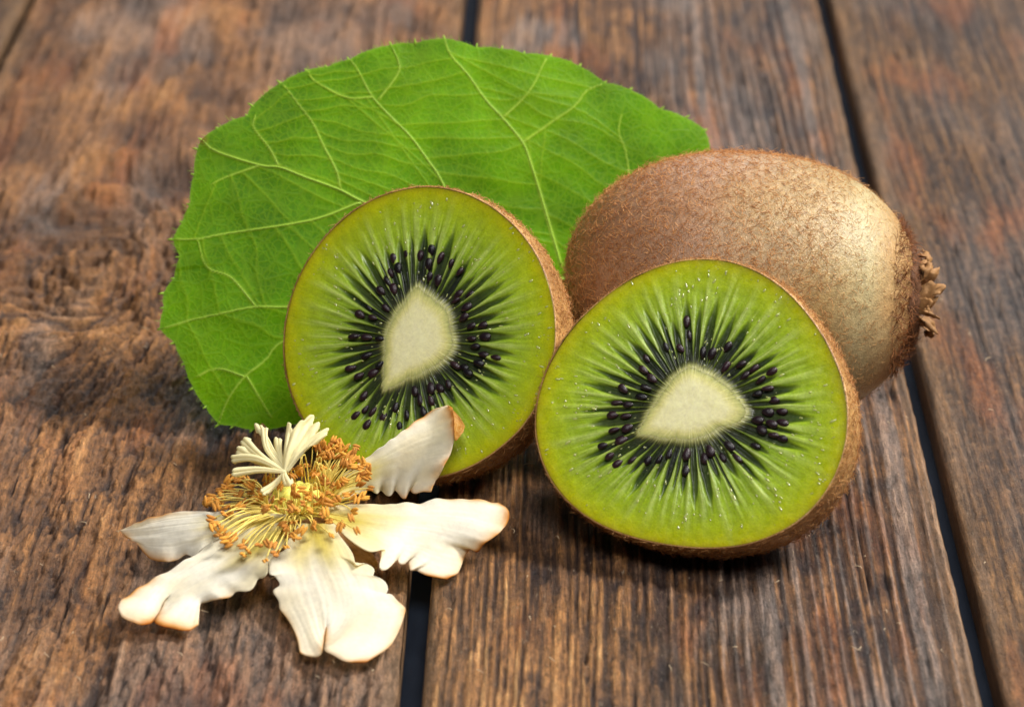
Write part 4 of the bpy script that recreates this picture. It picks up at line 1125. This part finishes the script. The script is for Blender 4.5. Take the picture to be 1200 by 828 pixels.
# ovary dome and receptacle
OV = np.array(D_OVARY)
def dome(cen, rx, ry, h, z0, seed, name, mat, n=48, m=18, amp=0.06):
    a = np.linspace(0, 2 * np.pi, n, endpoint=False); s = np.linspace(0, np.pi / 2, m)
    S, A = np.meshgrid(s, a, indexing='ij')
    r = np.cos(S) * (1 + amp * vnoise(A * 2.2, S * 3, seed))
    V = np.stack([cen[0] + rx * r * np.cos(A), cen[1] + ry * r * np.sin(A), z0 + h * np.sin(S) * (1 + amp * vnoise(A * 3, S * 3, seed + 1))], -1)
    V = np.concatenate([V[:1] * 1.0, V]); V[0, :, 2] = z0 - 0.45
    return obj(name, make_mesh(name, V.reshape(-1, 3), grid_faces(n, m + 1, True)), mat, flower)
dome((OV[0], OV[1] + 0.25), 0.46, 0.46, 0.34, 0.72, 1001, 'ovary', MO, 64, 24, 0.14)
dome((FC[0] + 0.05, FC[1] - 0.05), 0.62, 0.62, 0.25, 0.47, 1011, 'receptacle', MCA, 40, 10)
# dry brown sepal peeping out between two petals
def sepal(p, ang, ln, wd, seed):
    nu, nv = 13, 18
    V = []
    for j in range(nv):
        t = j / (nv - 1)
        for k in range(nu):
            q = k / (nu - 1) * 2 - 1
            w = wd * math.sin(math.pi * min(1, t * 0.85 + 0.12)) ** 0.7
            z = 0.42 - 0.34 * t + 0.10 * q * q + 0.05 * float(vnoise(np.array(q * 2.0), np.array(t * 3), seed))
            V.append((p[0] + math.cos(ang) * t * ln - math.sin(ang) * q * w, p[1] + math.sin(ang) * t * ln + math.cos(ang) * q * w, max(z, 0.03)))
    o = obj('sepal', make_mesh('sepal', np.array(V), grid_faces(nu, nv)), MCA, flower)
    md = o.modifiers.new('thickness', 'SOLIDIFY'); md.thickness = 0.03; md.offset = 0
for ang, ln, sd in ((-0.75, 1.55, 1), (2.4, 1.0, 2), (0.9, 1.1, 3), (-2.2, 0.9, 4)):
    sepal((FC[0] + 0.2 * math.cos(ang), FC[1] + 0.2 * math.sin(ang)), ang, ln, 0.34, 1020 + sd)

# stamens: curved filament with a two-lobed anther each
def anther_mesh(k):
    rs = np.random.default_rng(60 + k)
    V = []; F = []; off = 0
    bend = rs.uniform(-0.25, 0.25)
    for sx in (-1, 1):
        nu, nv = 7, 7
        vv = []
        for j in range(nv):
            t = j / (nv - 1); y = (t - 0.5)
            r = 0.22 * math.sqrt(max(0.02, math.sin(math.pi * min(0.985, max(0.015, t)))))
            cx = sx * (0.17 + 0.10 * abs(y) * (1 + 0.5 * sx * bend)) + bend * y * y * 2
            for i in range(nu):
                an = 2 * math.pi * i / nu
                vv.append((cx + r * math.cos(an), y, r * math.sin(an) * 0.85))
        V.append(np.array(vv)); F.append(grid_faces(nu, nv, True) + off); off += nu * nv
        F.append(np.array([[off - nu * nv + i for i in range(nu)][::-1]])); F.append(np.array([[off - nu + i for i in range(nu)]]))
    me = make_mesh('anther', np.vstack(V), F)
    me.materials.append(MA)
    return me
ANTH = [anther_mesh(k) for k in range(6)]
rs = np.random.default_rng(99)
def stamen(tip, root, up):
    tip = np.array(tip, float); root = np.array(root, float)
    mid = root * 0.45 + tip * 0.55 + np.array([rs.normal(0, 0.04), rs.normal(0, 0.04), up])
    path = catmull([root, mid, tip], 11)
    v, f = tube(path, np.linspace(0.014, 0.009, 11), 5)
    st = obj('stamen', make_mesh('stamen', v, f), MFI, flower)
    d = Vector(tip - mid).normalized()
    ax = (d + Vector(rs.normal(0, 0.9, 3))).normalized()
    zz = Vector((rs.normal(0, 0.5), -0.5 + rs.normal(0, 0.5), 1)).normalized()
    xx = ax.cross(zz).normalized(); zz = xx.cross(ax).normalized()
    k = rs.uniform(0.14, 0.20)
    m = frame(xx * k * 0.85, ax * k, zz * k * 0.85, tip)
    ao = bpy.data.objects.new('anther', ANTH[rs.integers(0, 6)]); link(ao); ao.parent = st
    ao.matrix_basis = parent_world(st).inverted() @ m
extra = [(np.array(p) + np.array([rs.normal(0, 0.10), rs.normal(0, 0.16), rs.normal(-0.04, 0.08)])).tolist() for p in D_ANTHERS if rs.random() < 0.6]
for k_ in range(34):        # short inner stamens crowding over the ovary
    a_ = rs.uniform(0, 2 * math.pi); r_ = rs.uniform(0.28, 0.75)
    extra.append([OV[0] + r_ * math.cos(a_), OV[1] + 0.15 + r_ * math.sin(a_), 1.08 + rs.uniform(-0.1, 0.16)])
for p in D_ANTHERS + extra:
    q = np.array(p) - np.array([OV[0], OV[1] + 0.2, 0])
    an = math.atan2(q[1], q[0]) + rs.normal(0, 0.08)
    root = (OV[0] + 0.50 * math.cos(an), OV[1] + 0.2 + 0.50 * math.sin(an), 0.78)
    dist = math.hypot(q[0], q[1])
    stamen(p, root, 0.03 + 0.10 * rs.random() + (0.30 if dist < 0.5 else 0))

# pale styles fanning out above the ovary
SN = np.array(D_SNODE)
def style_strand(end, w0, w1, lobes, name='style'):
    end = np.array(end, float)
    dirv = end - SN; ln = np.linalg.norm(dirv)
    nv, nu = 20, 11
    mid = SN * 0.5 + end * 0.5 + np.array([rs.normal(0, 0.05), rs.normal(0, 0.05), 0.04 + rs.normal(0, 0.04)])
    path = catmull([SN, mid, end], nv)
    w1 = w1 * rs.uniform(0.75, 1.5)
    side = np.cross(dirv, np.array([0, -0.9, 0.42])); side /= np.linalg.norm(side)
    nrm = np.cross(side, dirv); nrm /= np.linalg.norm(nrm)
    V = []
    ph = rs.uniform(0, 6)
    for j in range(nv):
        t = j / (nv - 1)
        w = (w0 + (w1 - w0) * t ** 1.4)
        for k in range(nu):
            q = k / (nu - 1) * 2 - 1
            ext = 0.0
            if t > 0.8: ext = ((t - 0.8) / 0.2) ** 2 * (0.03 * math.sin(q * lobes * 2 + ph) - 0.10 * q * q * w1 / 0.12)
            V.append(path[j] + side * q * w * 0.5 + nrm * (0.05 * w * 3 * (1 - q * q) * (0.6 + 0.4 * t) + 0.014 * math.sin(q * lobes * 2.5 + ph) * t) + dirv / ln * ext)
    o = obj(name, make_mesh(name, np.array(V), grid_faces(nu, nv)), MST, flower)
    md = o.modifiers.new('thickness', 'SOLIDIFY'); md.thickness = 0.05; md.offset = 0
for e in D_STYLES:
    style_strand(e, 0.032, rs.uniform(0.09, 0.15), 2.2)
def style_fan(ends):
    nu, nv = 64, 26
    E = catmull(ends, nu)
    V = []
    for j in range(nv):
        t = j / (nv - 1)
        for k in range(nu):
            q = k / (nu - 1)
            lob = 0.09 * abs(math.sin(q * 13.0 + 2.2 * math.sin(q * 8))) ** 0.6 + 0.20 * float(vnoise(np.array(q * 9.0), np.array(0.3), 1200))
            tip = SN + (E[k] - SN) * (0.90 + lob)
            p = SN + (tip - SN) * t + (q - 0.5) * 0.07 * (1 - t) * np.array([1.0, 0, 0])
            fold = 0.022 * math.sin(q * 19 + 3 * math.sin(q * 5)) * t * (0.4 + 0.6 * t) + 0.10 * float(vnoise(np.array(q * 3.0), np.array(t * 2), 1201)) * t
            curl = -0.12 * max(0, t - 0.75) * 4 * float(vnoise(np.array(q * 6.0), np.array(4.0), 1202))
            V.append(p + np.array([0, -0.85, 0.5]) * (fold + curl) + np.array([0, 0, 0.08 * math.sin(math.pi * t)]))
    o = obj('style', make_mesh('style', np.array(V), grid_faces(nu, nv)), MST, flower)
    o['label'] = 'broad ragged fan of joined pale styles'
    md = o.modifiers.new('thickness', 'SOLIDIFY'); md.thickness = 0.04; md.offset = 0
style_fan(D_FAN)
